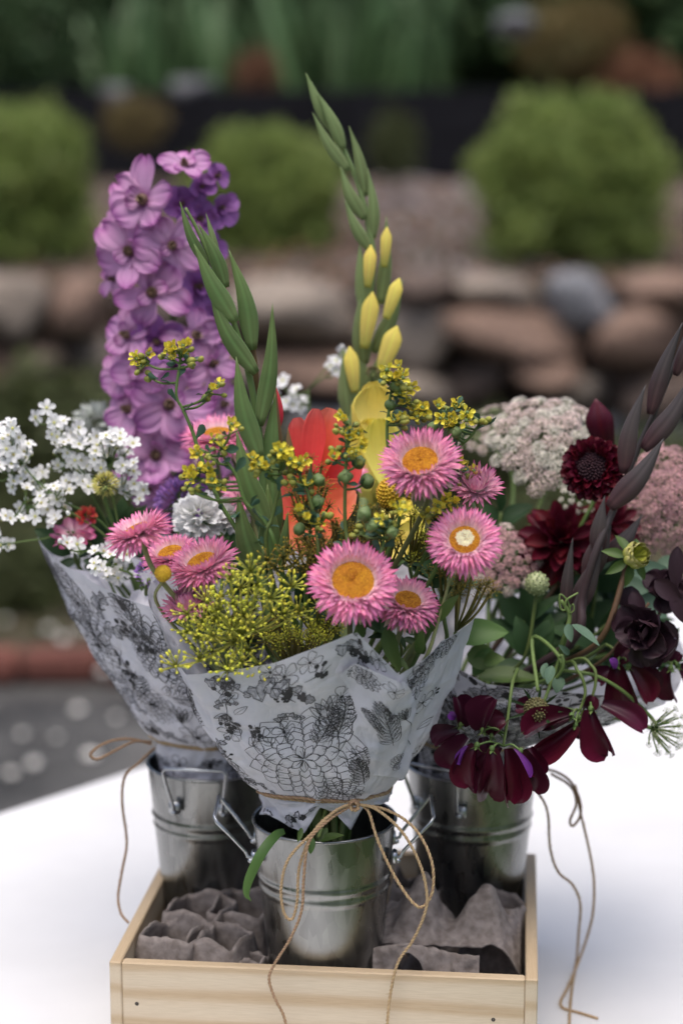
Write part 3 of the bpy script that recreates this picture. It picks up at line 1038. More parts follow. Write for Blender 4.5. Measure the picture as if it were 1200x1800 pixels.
def handle_mesh(fold, reach, drop):
    g = G()
    ez = PH - .022
    er = .0505
    w = .019
    pts = [Vector((er - .001, -w, ez - .001)), Vector((er + .0035, -w, ez)), Vector((er + .005, -w, ez + .004))]
    c1 = Vector((er + reach, -w - .006, ez + fold))
    pts += [pts[-1].lerp(c1, .5), c1 + Vector((-.002, .001, -.003)), c1 + Vector((.0, .003, .0006))]
    pts2 = [Vector((q.x, -q.y, q.z)) for q in pts[::-1]]
    g.tube(pts + pts2, .0013, 8)
    for s in (-1, 1):
        g.box(Matrix.Translation((er - .0012, s * w, ez - .005)), .004, .009, .010, .0012)
        g.ball(Matrix.Translation((er + .0012, s * w + .0, ez - .003)), .0022, .0022, .0022, 8, 5)
    return g.mesh('handle', M_WIRE)


H_OUT = handle_mesh(.030, .026, 0)
H_UP = handle_mesh(.036, .016, 0)
PAILS = []
for px, py, lab, a1, h1, h2 in [(570, 1437, 'galvanised pail standing in front, at the middle of the crate', 180, H_OUT, H_OUT), (374, 1337, 'galvanised pail at the back left of the crate', 262, H_UP, H_OUT), (829, 1340, 'galvanised pail at the back right of the crate', 236, H_UP, H_OUT)]:
    c = onz(px, py, RIMZ)
    PAILS.append(Vector((c.x, c.y, 0)))
    t = thing('metal_pail', lab, 'pail', (c.x, c.y, PZ), 'galvanised pails in the crate')
    M = Matrix.Translation((c.x, c.y, PZ)) @ Matrix.Rotation(px * .01, 4, 'Z')
    part(t, 'body', PAIL_BODY, M)
    part(t, 'rim', PAIL_RIM, M)
    for k, hm in ((0, h1), (180, h2)):
        part(t, 'handle', hm, Matrix.Translation((c.x, c.y, PZ)) @ Matrix.Rotation(radians(a1 + k), 4, 'Z'))

# ------------------------------------------------------------------ printed paper wraps


def paper_mat():
    m, nt, p, out = _base('wrapping_paper')
    n = _noise(nt, 45, 5, _scaled(nt, 'Object', 1, 1, 1))
    r = _ramp(nt, [(.3, (.60, .60, .66)), (.7, (.71, .71, .77))])
    _lk(nt, n.outputs[0], r.inputs[0])
    _lk(nt, r.outputs[0], p.inputs['Base Color'])
    p.inputs['Roughness'].default_value = .55
    n2 = _noise(nt, 16, 2, _scaled(nt, 'Object', 1, 1, .7))
    rdg = _math(nt, 'ABSOLUTE', _math(nt, 'SUBTRACT', n2.outputs[0], .5))
    n3 = _noise(nt, 34, 2, _scaled(nt, 'Object', 1, 1, 1))
    rd3 = _math(nt, 'ABSOLUTE', _math(nt, 'SUBTRACT', n3.outputs[0], .5))
    hh = _math(nt, 'ADD', _math(nt, 'MULTIPLY', rdg, 3.0), _math(nt, 'ADD', _math(nt, 'MULTIPLY', rd3, 1.2), _math(nt, 'MULTIPLY', n.outputs[0], .25)))
    _bump(nt, hh, .75, .006, p)
    tr = nt.nodes.new('ShaderNodeBsdfTranslucent')
    _lk(nt, r.outputs[0], tr.inputs[0])
    mx = nt.nodes.new('ShaderNodeMixShader')
    mx.inputs[0].default_value = .28
    _lk(nt, p.outputs[0], mx.inputs[1])
    _lk(nt, tr.outputs[0], mx.inputs[2])
    _lk(nt, mx.outputs[0], out.inputs['Surface'])
    return m


M_PAPER = paper_mat()
M_INK = flat_mat('black_ink', (.016, .016, .019), (.03, .03, .034), 90, .6, 0)
M_INKG = flat_mat('grey_ink', (.20, .20, .23), (.42, .42, .46), 260, .6, 0)


class Wrap:
    def __init__(s, c, tz, tr, top, bot, seed, ys=.85, tcx=0., fold=1.0):
        s.c, s.tz, s.tr, s.ys, s.seed, s.fold = c, tz, tr, ys, seed, fold
        s.tcx = tcx
        s.top = s._tab(top)
        s.bot = s._tab(bot)

    def _tab(s, pts):
        L = []
        for P in pts:
            x, y = P.x - s.c.x, (P.y - s.c.y) / s.ys
            L.append((atan2(y, x) % (2 * pi), sqrt(x * x + y * y), P.z))
        L.sort()
        return L

    @staticmethod
    def _ip(tab, th):
        th %= 2 * pi
        for i in range(len(tab)):
            a, b = tab[i], tab[(i + 1) % len(tab)]
            t0, t1 = a[0], b[0]
            t = th
            if i == len(tab) - 1:
                t1 += 2 * pi
                if t < t0:
                    t += 2 * pi
            if t0 <= t <= t1:
                f = (t - t0) / max(1e-9, t1 - t0)
                return a[1] + (b[1] - a[1]) * f, a[2] + (b[2] - a[2]) * f
        return tab[0][1], tab[0][2]

    def S(s, th, v, off=0.0):
        sd = s.seed
        n1 = noise.noise(Vector((cos(th) * 2.2, sin(th) * 2.2, v * 2.5 + sd)))
        n2 = noise.noise(Vector((cos(th) * 5.5, sin(th) * 5.5, v * 4.5 + sd)))
        pl = abs(((th * 11 / (2 * pi) + .8 * n1) % 1) - .5) * 2
        if v >= 0:
            rt, zt = s._ip(s.top, th)
            f = v ** .82
            r = s.tr + (rt - s.tr) * f
            z = s.tz + (zt - s.tz) * v
            mid = sin(pi * min(1, v))
            r += s.fold * (.007 * n1 + .0032 * n2 + .0025 * abs(n2)) * (.25 + .75 * mid) * (1 - .3 * v)
            n3 = noise.noise(Vector((cos(th) * 9, sin(th) * 9, v * 9 + sd * 2)))
            r += s.fold * (.0036 * (.5 - abs(n3)) + .0075 * (.35 - abs(noise.noise(Vector((cos(th) * 3.3 + 5, sin(th) * 3.3, v * 2.2 - sd)))))) * (.3 + .7 * mid)
            r += (.005 * (pl - .5)) * max(0, 1 - v) ** 2.5
        else:
            rb, zb = s._ip(s.bot, th)
            f = -v
            r = s.tr + (rb - s.tr) * f + s.fold * (.0045 * n1 + .0025 * n2) * f + .004 * (pl - .5) * (1 - f * .6)
            z = s.tz + (zb - s.tz) * f
        r -= .0022 * math.exp(-(v / .035) ** 2)
        r += off
        return Vector((s.c.x + r * cos(th), s.c.y + s.ys * r * sin(th), z))

    def normal(s, th, v):
        e = .004
        a = s.S(th + e, v) - s.S(th - e, v)
        b = s.S(th, v + e) - s.S(th, v - e)
        return a.cross(b).normalized()

    def inv(s, px, py, lo=190, hi=350, v0=-1., v1=1.):
        best = None
        for st in range(4):
            if st == 0:
                ths = [radians(lo + (hi - lo) * i / 40) for i in range(41)]
                vs = [v0 + (v1 - v0) * j / 30 for j in range(31)]
            else:
                d = radians((hi - lo) / 40) / 3 ** (st - 1)
                e = (v1 - v0) / 30 / 3 ** (st - 1)
                ths = [best[1] + d * k / 3 for k in range(-3, 4)]
                vs = [min(v1, max(v0, best[2] + e * k / 3)) for k in range(-3, 4)]
            for t in ths:
                for v in vs:
                    x, y = proj(s.S(t, v))
                    q = (x - px) ** 2 + (y - py) ** 2
                    if best is None or q < best[0]:
                        best = (q, t, v)
        return best[1], best[2]

    def sheet(s, nth=230, nv=64, nb=20):
        g = G()
        rows = [-1 + i / nb for i in range(nb)] + [j / nv for j in range(nv + 1)]
        vs = [s.S(2 * pi * i / nth, v) for v in rows for i in range(nth)]
        us = [(i / nth, v) for v in rows for i in range(nth)]
        fs = [(j * nth + i, j * nth + (i + 1) % nth, (j + 1) * nth + (i + 1) % nth, (j + 1) * nth + i) for j in range(len(rows) - 1) for i in range(nth)]
        g.add(vs, fs, us)
        return g


class Ink:
    """flat print: thin ribbons and filled shapes lying on a wrap's surface; motif space is metres (right, up)"""

    def __init__(s, w, off=.0):
        s.w, s.g, s.off = w, G(), off
        s.org = (0, 0, 0)

    def at(s, th, v, rot=0, sc=1., off=None):
        e = .01
        dth = (s.w.S(th + e, v) - s.w.S(th, v)).length / e
        dv = (s.w.S(th, v + e) - s.w.S(th, v)).length / e
        s.org = (th, v, dth, dv, cos(rot), sin(rot), sc)
        return s

    def map(s, p, lift=.0004):
        th, v, dth, dv, c, q, sc = s.org
        x = (p[0] * c - p[1] * q) * sc
        y = (p[0] * q + p[1] * c) * sc
        a, b = th + x / dth, min(.995, max(-.99, v + y / dv))
        return s.w.S(a, b, s.off + lift)

    def line(s, pts, wd=.0005, m=0, closed=False):
        if closed:
            pts = list(pts) + [pts[0]]
        out = [pts[0]]
        for a, b in zip(pts, pts[1:]):
            d = math.hypot(b[0] - a[0], b[1] - a[1]) * s.org[6]
            n = max(1, int(d / .0035))
            out += [(a[0] + (b[0] - a[0]) * k / n, a[1] + (b[1] - a[1]) * k / n) for k in range(1, n + 1)]
        P = out
        h = wd / 2 / s.org[6]
        vs = []
        for i, p in enumerate(P):
            a, b = P[max(0, i - 1)], P[min(len(P) - 1, i + 1)]
            dx, dy = b[0] - a[0], b[1] - a[1]
            l = math.hypot(dx, dy) or 1
            k = h * (.55 + .6 * sin(pi * i / max(1, len(P) - 1)))
            vs += [s.map((p[0] - dy / l * k, p[1] + dx / l * k)), s.map((p[0] + dy / l * k, p[1] - dx / l * k))]
        s.g.add(vs, [(2 * i, 2 * i + 1, 2 * i + 3, 2 * i + 2) for i in range(len(P) - 1)], [(.5, .5)] * len(vs), m)

    def fill(s, pts, m=1):
        cx = sum(p[0] for p in pts) / len(pts)
        cy = sum(p[1] for p in pts) / len(pts)
        vs = [s.map((cx, cy), .0003)] + [s.map(p, .0003) for p in pts]
        n = len(pts)
        s.g.add(vs, [(0, 1 + i, 1 + (i + 1) % n) for i in range(n)], [(.5, .5)] * len(vs), m)

    # --- motifs
    def leafshape(s, x, y, a, L, W, fill=None, vein=True, wd=.0004):
        pts = []
        for k in range(13):
            t = k / 12
            pts.append((L * t, W / 2 * sin(pi * t ** .8)))
        pts = pts + [(p[0], -p[1]) for p in pts[-2:0:-1]]
        c, q = cos(a), sin(a)
        tr = lambda p: (x + p[0] * c - p[1] * q, y + p[0] * q + p[1] * c)
        pts = [tr(p) for p in pts]
        if fill is not None:
            s.fill(pts, fill)
        s.line(pts, wd, closed=True)
        if vein:
            s.line([tr((0, 0)), tr((L * .8, 0))], wd * .8)

    def ivyleaf(s, x, y, a, L, dark):
        base = [(0, 0), (-.25, .35), (.1, .62), (.38, .38), (.62, .42), (1.05, 0)]
        pts = base + [(p[0], -p[1]) for p in base[-2:0:-1]]
        c, q = cos(a), sin(a)
        pts = [(x + L * (p[0] * c - p[1] * q), y + L * (p[0] * q + p[1] * c)) for p in pts]
        s.fill(pts, 1 if not dark else 0)
        s.line(pts, .0006, closed=True)
        s.line([(x, y), (x + L * c * .9, y + L * q * .9)], .0005)

    def ivy(s, n=6, L=.03, r=None):
        r = r or RNG
        st = [(L * t, .12 * L * sin(3 * t)) for t in [k / 8 for k in range(9)]]
        s.line(st, .0006)
        for k in range(n):
            p = st[1 + int(k * 7 / n)]
            s.ivyleaf(p[0], p[1], (1 if k % 2 else -1) * r.uniform(.7, 1.2), L * r.uniform(.14, .21) * (1.25 - .5 * k / n), r.random() < .15)
        s.ivyleaf(st[-1][0], st[-1][1], 0, L * .14, False)

    def blossom(s, R=.009, n=5):
        for k in range(n):
            a = 2 * pi * k / n + .3
            pts = []
            for j in range(11):
                t = -1 + 2 * j / 10
                b = a + t * pi / n * .98
                q = R * (.25 + .75 * (1 - t ** 4)) * (1 + .06 * sin(5 * t))
                pts.append((q * cos(b), q * sin(b)))
            s.line([(0, 0)] + pts + [(0, 0)], .00042)
            s.line([(R * .12 * cos(a), R * .12 * sin(a)), (R * .5 * cos(a), R * .5 * sin(a))], .0004)
        s.fill([(R * .13 * cos(2 * pi * k / 8), R * .13 * sin(2 * pi * k / 8)) for k in range(8)], 0)

    def dahlia(s, R=.022, rows=5, a0=0, a1=2 * pi):
        for q in range(rows):
            n = 7 + q * 2
            r1 = R * (.30 + .70 * q / (rows - 1))
            r0 = R * (.05 if q == 0 else (.30 + .70 * (q - 1) / (rows - 1)) * .80)
            for k in range(n):
                a = 2 * pi * (k + .5 * (q % 2)) / n
                if not a0 <= a <= a1:
                    continue
                w = pi / n * 1.05
                pts = []
                rj = r1 * RNG.uniform(.93, 1.05)
                for j in range(13):
                    f = 1 - abs(j / 6 - 1)
                    rr = r0 + (rj - r0) * f
                    sw = w * (1 if j < 6 else -1) * (sqrt(max(0, 1 - f ** 2.2)) * (.62 + .5 * sin(pi * min(1, f * 1.2))))
                    pts.append((rr * cos(a + sw), rr * sin(a + sw)))
                s.line(pts, .00042)
                if q > 1:
                    s.line([(r0 * 1.2 * cos(a), r0 * 1.2 * sin(a)), ((r0 * .5 + r1 * .5) * cos(a + .04), (r0 * .5 + r1 * .5) * sin(a + .04))], .0003, 1)
        for k in range(22):
            a = RNG.uniform(0, 6.3)
            s.line([(R * .02 * cos(a), R * .02 * sin(a)), (R * RNG.uniform(.1, .22) * cos(a + .2), R * RNG.uniform(.1, .22) * sin(a + .2))], .0005)

    def berries(s, L=.02, n=8):
        s.line([(0, 0), (.1 * L, .5 * L), (0, L)], .0005)
        for k in range(n):
            x, y = L * RNG.uniform(-.32, .32), L * RNG.uniform(.35, 1.0)
            s.line([(0.05 * L, y * .7), (x, y)], .0004)
            rr = L * RNG.uniform(.07, .10)
            s.fill([(x + rr * cos(2 * pi * j / 9), y + rr * sin(2 * pi * j / 9)) for j in range(9)], 0)

    def fern(s, L=.035, n=9, curl=.25, hatch=True):
        sp = [(L * curl * sin(2 * t), L * t) for t in [k / 10 for k in range(11)]]
        s.line(sp, .0006)
        for k in range(1, n):
            t = k / n
            p = sp[int(t * 10)]
            for sg in (-1, 1):
                l = L * .42 * sin(pi * (.2 + .75 * t))
                a = pi / 2 - sg * (1.0 - .4 * t)
                s.leafshape(p[0], p[1], a, l, l * .42, None, True, .0004)
                if hatch:
                    for h in (.35, .55, .75):
                        s.line([(p[0] + l * h * cos(a), p[1] + l * h * sin(a)), (p[0] + l * (h + .12) * cos(a + .12 * sg), p[1] + l * (h + .12) * sin(a + .12 * sg))], .0006)

    def bud(s, L=.03):
        s.line([(.12 * L, -.9 * L), (.16 * L, -.4 * L), (0, 0)], .0007)
        for k in range(5):
            a = pi / 2 + (k - 2) * .28
            s.leafshape(0, 0, a, L * .55, L * .17, 1 if k % 2 else None)
        for k in range(10):
            a = pi / 2 + RNG.uniform(-.6, .6)
            s.line([(0, 0), (L * .3 * cos(a), L * .3 * sin(a))], .0006)

    def mesh(s):
        return s.g.mesh('print', [M_INK, M_INKG], False)


def inkscatter(ink, n, rng, bold=1., v0=.08, v1=.93, lo=185, hi=355):
    for k in range(n):
        th, v = radians(rng.uniform(lo, hi)), rng.uniform(v0, v1)
        ink.at(th, v, rng.uniform(-1.2, 1.2) if k % 6 != 0 else 0, bold * rng.uniform(.85, 1.2))
        [lambda: ink.dahlia(.020), lambda: ink.ivy(7, .034, rng), lambda: ink.blossom(.010), lambda: ink.berries(.022), lambda: ink.fern(.034), lambda: ink.bud(.03), lambda: ink.ivy(6, .028, rng)][k % 7]()


C0, C1, C2 = PAILS
A = at
W0 = Wrap(C0, .945, .0485,
          [A(265, 1030, 1.25), A(284, 1100, 1.205), A(330, 1186, 1.165), A(480, 1166, 1.14), A(625, 1110, 1.13), A(700, 1187, 1.14), A(772, 1128, 1.175), A(838, 1070, 1.225), A(790, 1010, 1.30), A(600, 965, 1.335), A(390, 975, 1.325), A(300, 1000, 1.29)],
          [A(432, 1440, 1.205), A(480, 1462, 1.193), A(525, 1474, 1.188), A(560, 1430, 1.186), A(595, 1440, 1.186), A(632, 1470, 1.188), A(655, 1425, 1.20), A(685, 1410, 1.225), Vector((C0.x + .02, C0.y + .036, .915)), Vector((C0.x - .03, C0.y + .032, .91))], 1.7)
W0.bot = [(a, min(r, .0435), z) for a, r, z in W0.bot]
W1 = Wrap(C1, .940, .043,
          [A(70, 945, 1.34), A(150, 1012, 1.29), A(250, 1062, 1.26), A(330, 1090, 1.25), A(440, 1080, 1.26), A(520, 1000, 1.33), A(430, 960, 1.43), A(280, 940, 1.46), A(140, 940, 1.42)],
          [Vector((C1.x + .038 * cos(q), C1.y + .034 * sin(q), .905 + .006 * sin(q * 3))) for q in [k * .7 for k in range(9)]], 5.1, fold=1.3)
W2 = Wrap(C2, .940, .043,
          [A(735, 1130, 1.36), A(775, 1150, 1.29), A(856, 1202, 1.26), A(976, 1214, 1.25), A(1070, 1222, 1.265), A(1165, 1238, 1.30), A(1195, 1130, 1.38), A(1040, 1040, 1.47), A(900, 1030, 1.47), A(800, 1060, 1.43)],
          [Vector((C2.x + .038 * cos(q), C2.y + .034 * sin(q), .905 + .006 * sin(q * 3))) for q in [k * .7 for k in range(9)]], 9.3, fold=1.2)
WR = []
for w, lab, loc in ((W0, 'pale floral printed paper cone of the middle bouquet, in front', C0), (W1, 'pale floral printed paper cone of the left bouquet', C1), (W2, 'pale floral printed paper cone of the right bouquet, drooping open', C2)):
    t = thing('paper_wrap', lab, 'paper wrap', (loc.x, loc.y, .90), 'printed paper cones around the bouquets')
    part(t, 'paper', w.sheet().mesh('paper', M_PAPER))
    WR.append(t)
# print of the front wrap, motif by motif
ink = Ink(W0)


def mo(px, py, rot, sc, fn, *a):
    th, v = W0.inv(px, py)
    ink.at(th, v, rot, sc)
    fn(*a)


mo(535, 1335, .1, 1.0, ink.dahlia, .040, 6)
mo(500, 1287, 0, 1.0, ink.blossom, .0085)
mo(455, 1300, .6, 1.0, ink.blossom, .010)
mo(425, 1300, .25, 1.0, ink.berries, .021, 11)
mo(445, 1310, -.35, 1.0, ink.berries, .018, 8)
mo(590, 1135, -.75, 1.0, ink.ivy, 7, .040)
mo(655, 1170, 2.6, 1.0, ink.ivy, 5, .020)
mo(435, 1210, -.42, 1.0, ink.ivy, 7, .044)
mo(500, 1190, .3, 1.0, ink.blossom, .0105)
mo(475, 1182, .9, 1.0, ink.blossom, .0085)
mo(535, 1200, -1.2, 1.0, ink.berries, .02, 9)
mo(545, 1165, -.3, 1.0, ink.blossom, .009)
mo(575, 1262, .2, 1.05, ink.bud, .031)
mo(555, 1310, -.2, 1.0, ink.fern, .030)
mo(592, 1300, .15, 1.0, ink.fern, .032)
mo(345, 1260, .25, 1.15, ink.fern, .036, 9, .3)
mo(385, 1230, -.6, 1.0, ink.berries, .022, 11)
mo(395, 1215, .9, 1.0, ink.ivy, 5, .026)
mo(400, 1330, .75, 1.2, ink.fern, .038, 10, -.3)
mo(440, 1365, .9, 1.1, ink.fern, .034, 8, .2)
mo(385, 1290, .7, 1.0, ink.fern, .030)
mo(650, 1340, .3, 1.0, ink.dahlia, .016)
mo(760, 1150, .5, 1.0, ink.blossom, .011)
mo(785, 1125, .5, 1.0, ink.dahlia, .014)
mo(740, 1185, .2, 1.0, ink.dahlia, .020)
mo(715, 1240, .2, 1.0, ink.blossom, .011)
mo(742, 1235, .6, 1.0, ink.blossom, .009)
mo(700, 1270, 1.0, 1.0, ink.fern, .025)
mo(805, 1105, .7, 1.0, ink.berries, .016, 12)
mo(820, 1085, -.4, 1.0, ink.berries, .012, 12)
mo(300, 1120, 1.9, 1.0, ink.fern, .026)
mo(283, 1060, 2.0, 1.0, ink.leafshape, 0, 0, 1.4, .014, .005, 0)
mo(312, 1165, 1.2, 1.0, ink.berries, .016, 14)
mo(600, 1225, .2, .9, ink.blossom, .011)
mo(520, 1235, .8, 1, ink.berries, .016, 8)
mo(480, 1265, -.2, 1, ink.ivy, 5, .022)
mo(400, 1255, 2.4, 1, ink.bud, .022)
mo(360, 1195, -.5, 1, ink.ivy, 6, .03)
mo(665, 1160, .4, 1, ink.blossom, .008)
mo(640, 1380, .8, 1, ink.fern, .024)
mo(460, 1385, -.6, 1, ink.ivy, 5, .022)
mo(690, 1330, 1.2, 1, ink.fern, .026)
mo(355, 1300, .9, 1, ink.berries, .02, 9)
mo(330, 1200, .2, 1.0, ink.blossom, .010)
mo(600, 1395, .2, 1.0, ink.dahlia, .018)
mo(465, 1420, -.9, 1.2, ink.ivy, 6, .024)
mo(500, 1450, .5, 1.2, ink.ivy, 5, .020)
mo(620, 1450, -.9, 1.1, ink.ivy, 5, .018)
mo(455, 1455, .4, 1.0, ink.berries, .014, 8)
rr_ = random.Random(4)
for k in range(26):
    mo(rr_.choice([rr_.uniform(310, 430), rr_.uniform(690, 790)]), rr_.uniform(1200, 1390), rr_.uniform(-1, 1), rr_.uniform(.8, 1.1), *[(ink.blossom, .008), (ink.ivy, 5, .022), (ink.berries, .014, 8), (ink.leafshape, 0, 0, 1.2, .016, .006)][k % 4])
part(WR[0], 'print', ink.mesh())
# loose folded corners sticking out of the left wrap
for cs in (((98, 1008, 1.318), (172, 1012, 1.30), (232, 1108, 1.29), (186, 1092, 1.318)), ((232, 1040, 1.30), (292, 1050, 1.285), (262, 1085, 1.28), (222, 1072, 1.29))):
    q = [at(*p) for p in cs]
    g = G()
    g.grid(lambda u, v: q[0].lerp(q[1], u).lerp(q[3].lerp(q[2], u), v) + Vector((0, -.006 * sin(pi * v) * sin(pi * u) + .002 * noise.noise(Vector((u * 4, v * 4, 1))), .004 * sin(pi * u) * (1 - v))), 14, 14)
    part(WR[1], 'paper_flap', g.mesh('paper_flap', M_PAPER))
# the folded-over flap at the seam, lying proud of the cone
fq = [W0.inv(*q) for q in ((595, 1183), (703, 1194), (693, 1372), (648, 1362))]


def flapf(u, v, lift=.0):
    a = fq[0][0] + (fq[1][0] - fq[0][0]) * u
    b = fq[3][0] + (fq[2][0] - fq[3][0]) * u
    th = a + (b - a) * v
    va = fq[0][1] + (fq[1][1] - fq[0][1]) * u
    vb = fq[3][1] + (fq[2][1] - fq[3][1]) * u
    vv = va + (vb - va) * v
    lip = .0035 * math.exp(-(v / .12) ** 2) + .0022 * sin(pi * u) + .0012 * noise.noise(Vector((u * 3, v * 3, 4)))
    return W0.S(th, vv, .0022 + lip + lift)


g = G()
g.grid(lambda u, v: flapf(u, v), 18, 28)
part(WR[0], 'paper_flap', g.mesh('paper_flap', M_PAPER), None, None, 'folded-over paper flap at the seam')


class FlapW:
    S = staticmethod(lambda th, v, off=0.: flapf(min(.99, max(.01, th)), min(.99, max(.01, 1 - v)), off))


ik = Ink(FlapW)
ik.at(.3, .94, 0, 1).dahlia(.012, 5)
ik.at(.75, .93, 0, 1).blossom(.009)
ik.at(.45, .83, -1.4, 1).ivy(5, .026)
ik.at(.45, .38, .15, 1.0).fern(.036, 10, .12)
ik.at(.30, .55, .15, .9).fern(.026, 8, -.2)
ik.at(.55, .17, .2, 1).dahlia(.014, 5)
ik.at(.75, .62, 0, 1).bud(.022)
part(WR[0], 'print', ik.mesh())
for w, t, sd in ((W1, WR[1], 21), (W2, WR[2], 22)):
    ik = Ink(w)
    inkscatter(ik, 85, random.Random(sd), 1.25)
    inkscatter(ik, 9, random.Random(sd + 5), 1., -.8, -.1)
    part(t, 'print', ik.mesh())

# ------------------------------------------------------------------ jute twine
M_TWINE = petal_mat('jute_twine', [(0, (.38, .26, .15)), (1, (.38, .26, .15))], rough=.85, trans=0, var=.5, nscale=900, bump=.6)


def twine(g, pts, r=.00108, fuzz=26, closed=False):
    path = cr(pts, 14)
    # resample evenly
    L = [0]
    for a, b in zip(path, path[1:]):
        L.append(L[-1] + (b - a).length)
    n = max(8, int(L[-1] / .0011))
    out, j = [], 0
    for k in range(n + 1):
        d = L[-1] * k / n
        while j < len(L) - 2 and L[j + 1] < d:
            j += 1
        f = (d - L[j]) / max(1e-9, L[j + 1] - L[j])
        out.append(path[j].lerp(path[j + 1], min(1, f)))
    x = (out[1] - out[0]).normalized().orthogonal().normalized()
    A_, B_ = [], []
    for i, p in enumerate(out):
        t = (out[min(i + 1, n)] - out[max(i - 1, 0)]).normalized()
        x = (x - t * x.dot(t)).normalized()
        y = t.cross(x)
        ph = i * .0011 / .0052 * 2 * pi
        wob = 1 + .18 * noise.noise(p * 300)
        A_.append(p + (x * cos(ph) + y * sin(ph)) * r * .5 * wob)
        B_.append(p - (x * cos(ph) + y * sin(ph)) * r * .5 * wob)
    g.tube(A_, r * .66, 5)
    g.tube(B_, r * .66, 5)
    for k in range(int(L[-1] * 1000 * fuzz / 100)):
        p = RNG.choice(out)
        d = Vector((U(-1, 1), U(-1, 1), U(-1, 1))).normalized()
        q = p + d * U(.002, .004)
        g.tube([p, p.lerp(q, .6) + Vector((U(-1, 1), U(-1, 1), U(-1, 1))) * .0005, q], [.00012, .0001, .00005], 3, cap=False)


def band(w, v=0., off=.0016, n=60):
    return [w.S(2 * pi * k / n, v, off) for k in range(n + 1)]


def pxpath(pts, Y):
    """px points with a distance each, or one shared distance Y"""
    return [at(p[0], p[1], p[2] if len(p) > 2 else Y) for p in pts]


M_ = [M_TWINE]
t = thing('twine_bow', 'natural jute twine tied in a bow around the middle bouquet', 'twine', (C0.x, C0.y - .05, .946), 'jute twine around the bouquets')
kn = (622, 1413, 1.186)
g = G()
for dv in (-.012, .012):
    twine(g, [W0.S(2 * pi * k / 40, dv + .02 * sin(k * .3), .0016) for k in range(41)])
part(t, 'band', g.mesh('band', M_))
g = G()
twine(g, pxpath([kn, (590, 1425, 1.176), (548, 1465, 1.168), (507, 1510, 1.166), (494, 1560, 1.167), (499, 1604, 1.168), (513, 1616, 1.168), (522, 1585, 1.170), (527, 1520, 1.171), (556, 1455, 1.172), (600, 1420, 1.180), kn], 0))
part(t, 'loop', g.mesh('loop', M_))
g = G()
twine(g, pxpath([kn, (680, 1424, 1.185), (728, 1456, 1.178), (757, 1510, 1.172), (760, 1565, 1.170), (742, 1594, 1.168), (722, 1583, 1.168), (692, 1538, 1.172), (664, 1478, 1.176), (648, 1428, 1.184), (634, 1414, 1.187)], 0))
part(t, 'loop', g.mesh('loop', M_))
g = G()
twine(g, pxpath([kn, (660, 1422, 1.181), (706, 1462, 1.172), (738, 1520, 1.168), (750, 1575, 1.166), (744, 1612, 1.166), (724, 1655, 1.168), (700, 1690, 1.168), (688, 1735, 1.168), (681, 1790, 1.164), (679, 1850, 1.160)], 0))
part(t, 'tail', g.mesh('tail', M_))
g = G()
twine(g, pxpath([kn, (576, 1443, 1.172), (543, 1480, 1.166), (534, 1540, 1.164), (530, 1600, 1.164), (510, 1650, 1.166), (482, 1695, 1.172), (473, 1722, 1.172), (484, 1757, 1.170), (500, 1790, 1.168), (506, 1840, 1.164)], 0))
part(t, 'tail', g.mesh('tail', M_))
g = G()
for k in range(4):
    a = k * 1.5
    twine(g, [at(*kn) + Vector((.0035 * cos(a + q * .9) * (1 if k % 2 else .7), -.003 + .002 * sin(q), .0032 * sin(a + q * .9))) for q in range(6)])
part(t, 'knot', g.mesh('knot', M_))

t = thing('twine_bow', 'natural jute twine with one loop sticking out from the left bouquet', 'twine', (C1.x, C1.y, .952), 'jute twine around the bouquets')
g = G()
for dv in (-.012, .012):
    twine(g, [W1.S(2 * pi * k / 40, dv, .0016) for k in range(41)])
part(t, 'band', g.mesh('band', M_))
g = G()
twine(g, pxpath([(266, 1308, 1.335), (230, 1299, 1.325), (190, 1304, 1.318), (160, 1324, 1.315), (172, 1334, 1.315), (205, 1318, 1.318), (235, 1304, 1.324), (266, 1304, 1.335)], 0))
part(t, 'loop', g.mesh('loop', M_))
g = G()
twine(g, pxpath([(272, 1315, 1.335), (243, 1342, 1.318), (220, 1365, 1.315), (215, 1410, 1.31), (223, 1480, 1.31), (215, 1530, 1.30), (208, 1575, 1.29), (213, 1605, 1.28), (226, 1622, 1.272)], 0))
part(t, 'tail', g.mesh('tail', M_))

t = thing('twine_bow', 'natural jute twine with long tails hanging from the right bouquet onto the table', 'twine', (C2.x, C2.y, .95), 'jute twine around the bouquets')
g = G()
for dv in (-.012, .012):
    twine(g, [W2.S(2 * pi * k / 40, dv, .0016) for k in range(41)])
part(t, 'band', g.mesh('band', M_))
g = G()
twine(g, pxpath([(945, 1352, 1.345), (975, 1356, 1.335), (1003, 1375, 1.325), (1019, 1410, 1.322), (1018, 1436, 1.320), (1006, 1452, 1.318), (1001, 1442, 1.318), (1012, 1412, 1.320), (1002, 1382, 1.326), (968, 1360, 1.335)], 0))
part(t, 'loop', g.mesh('loop', M_))


def tab(px, py):
    P = onz(px, py, TZ + .0013)
    return P


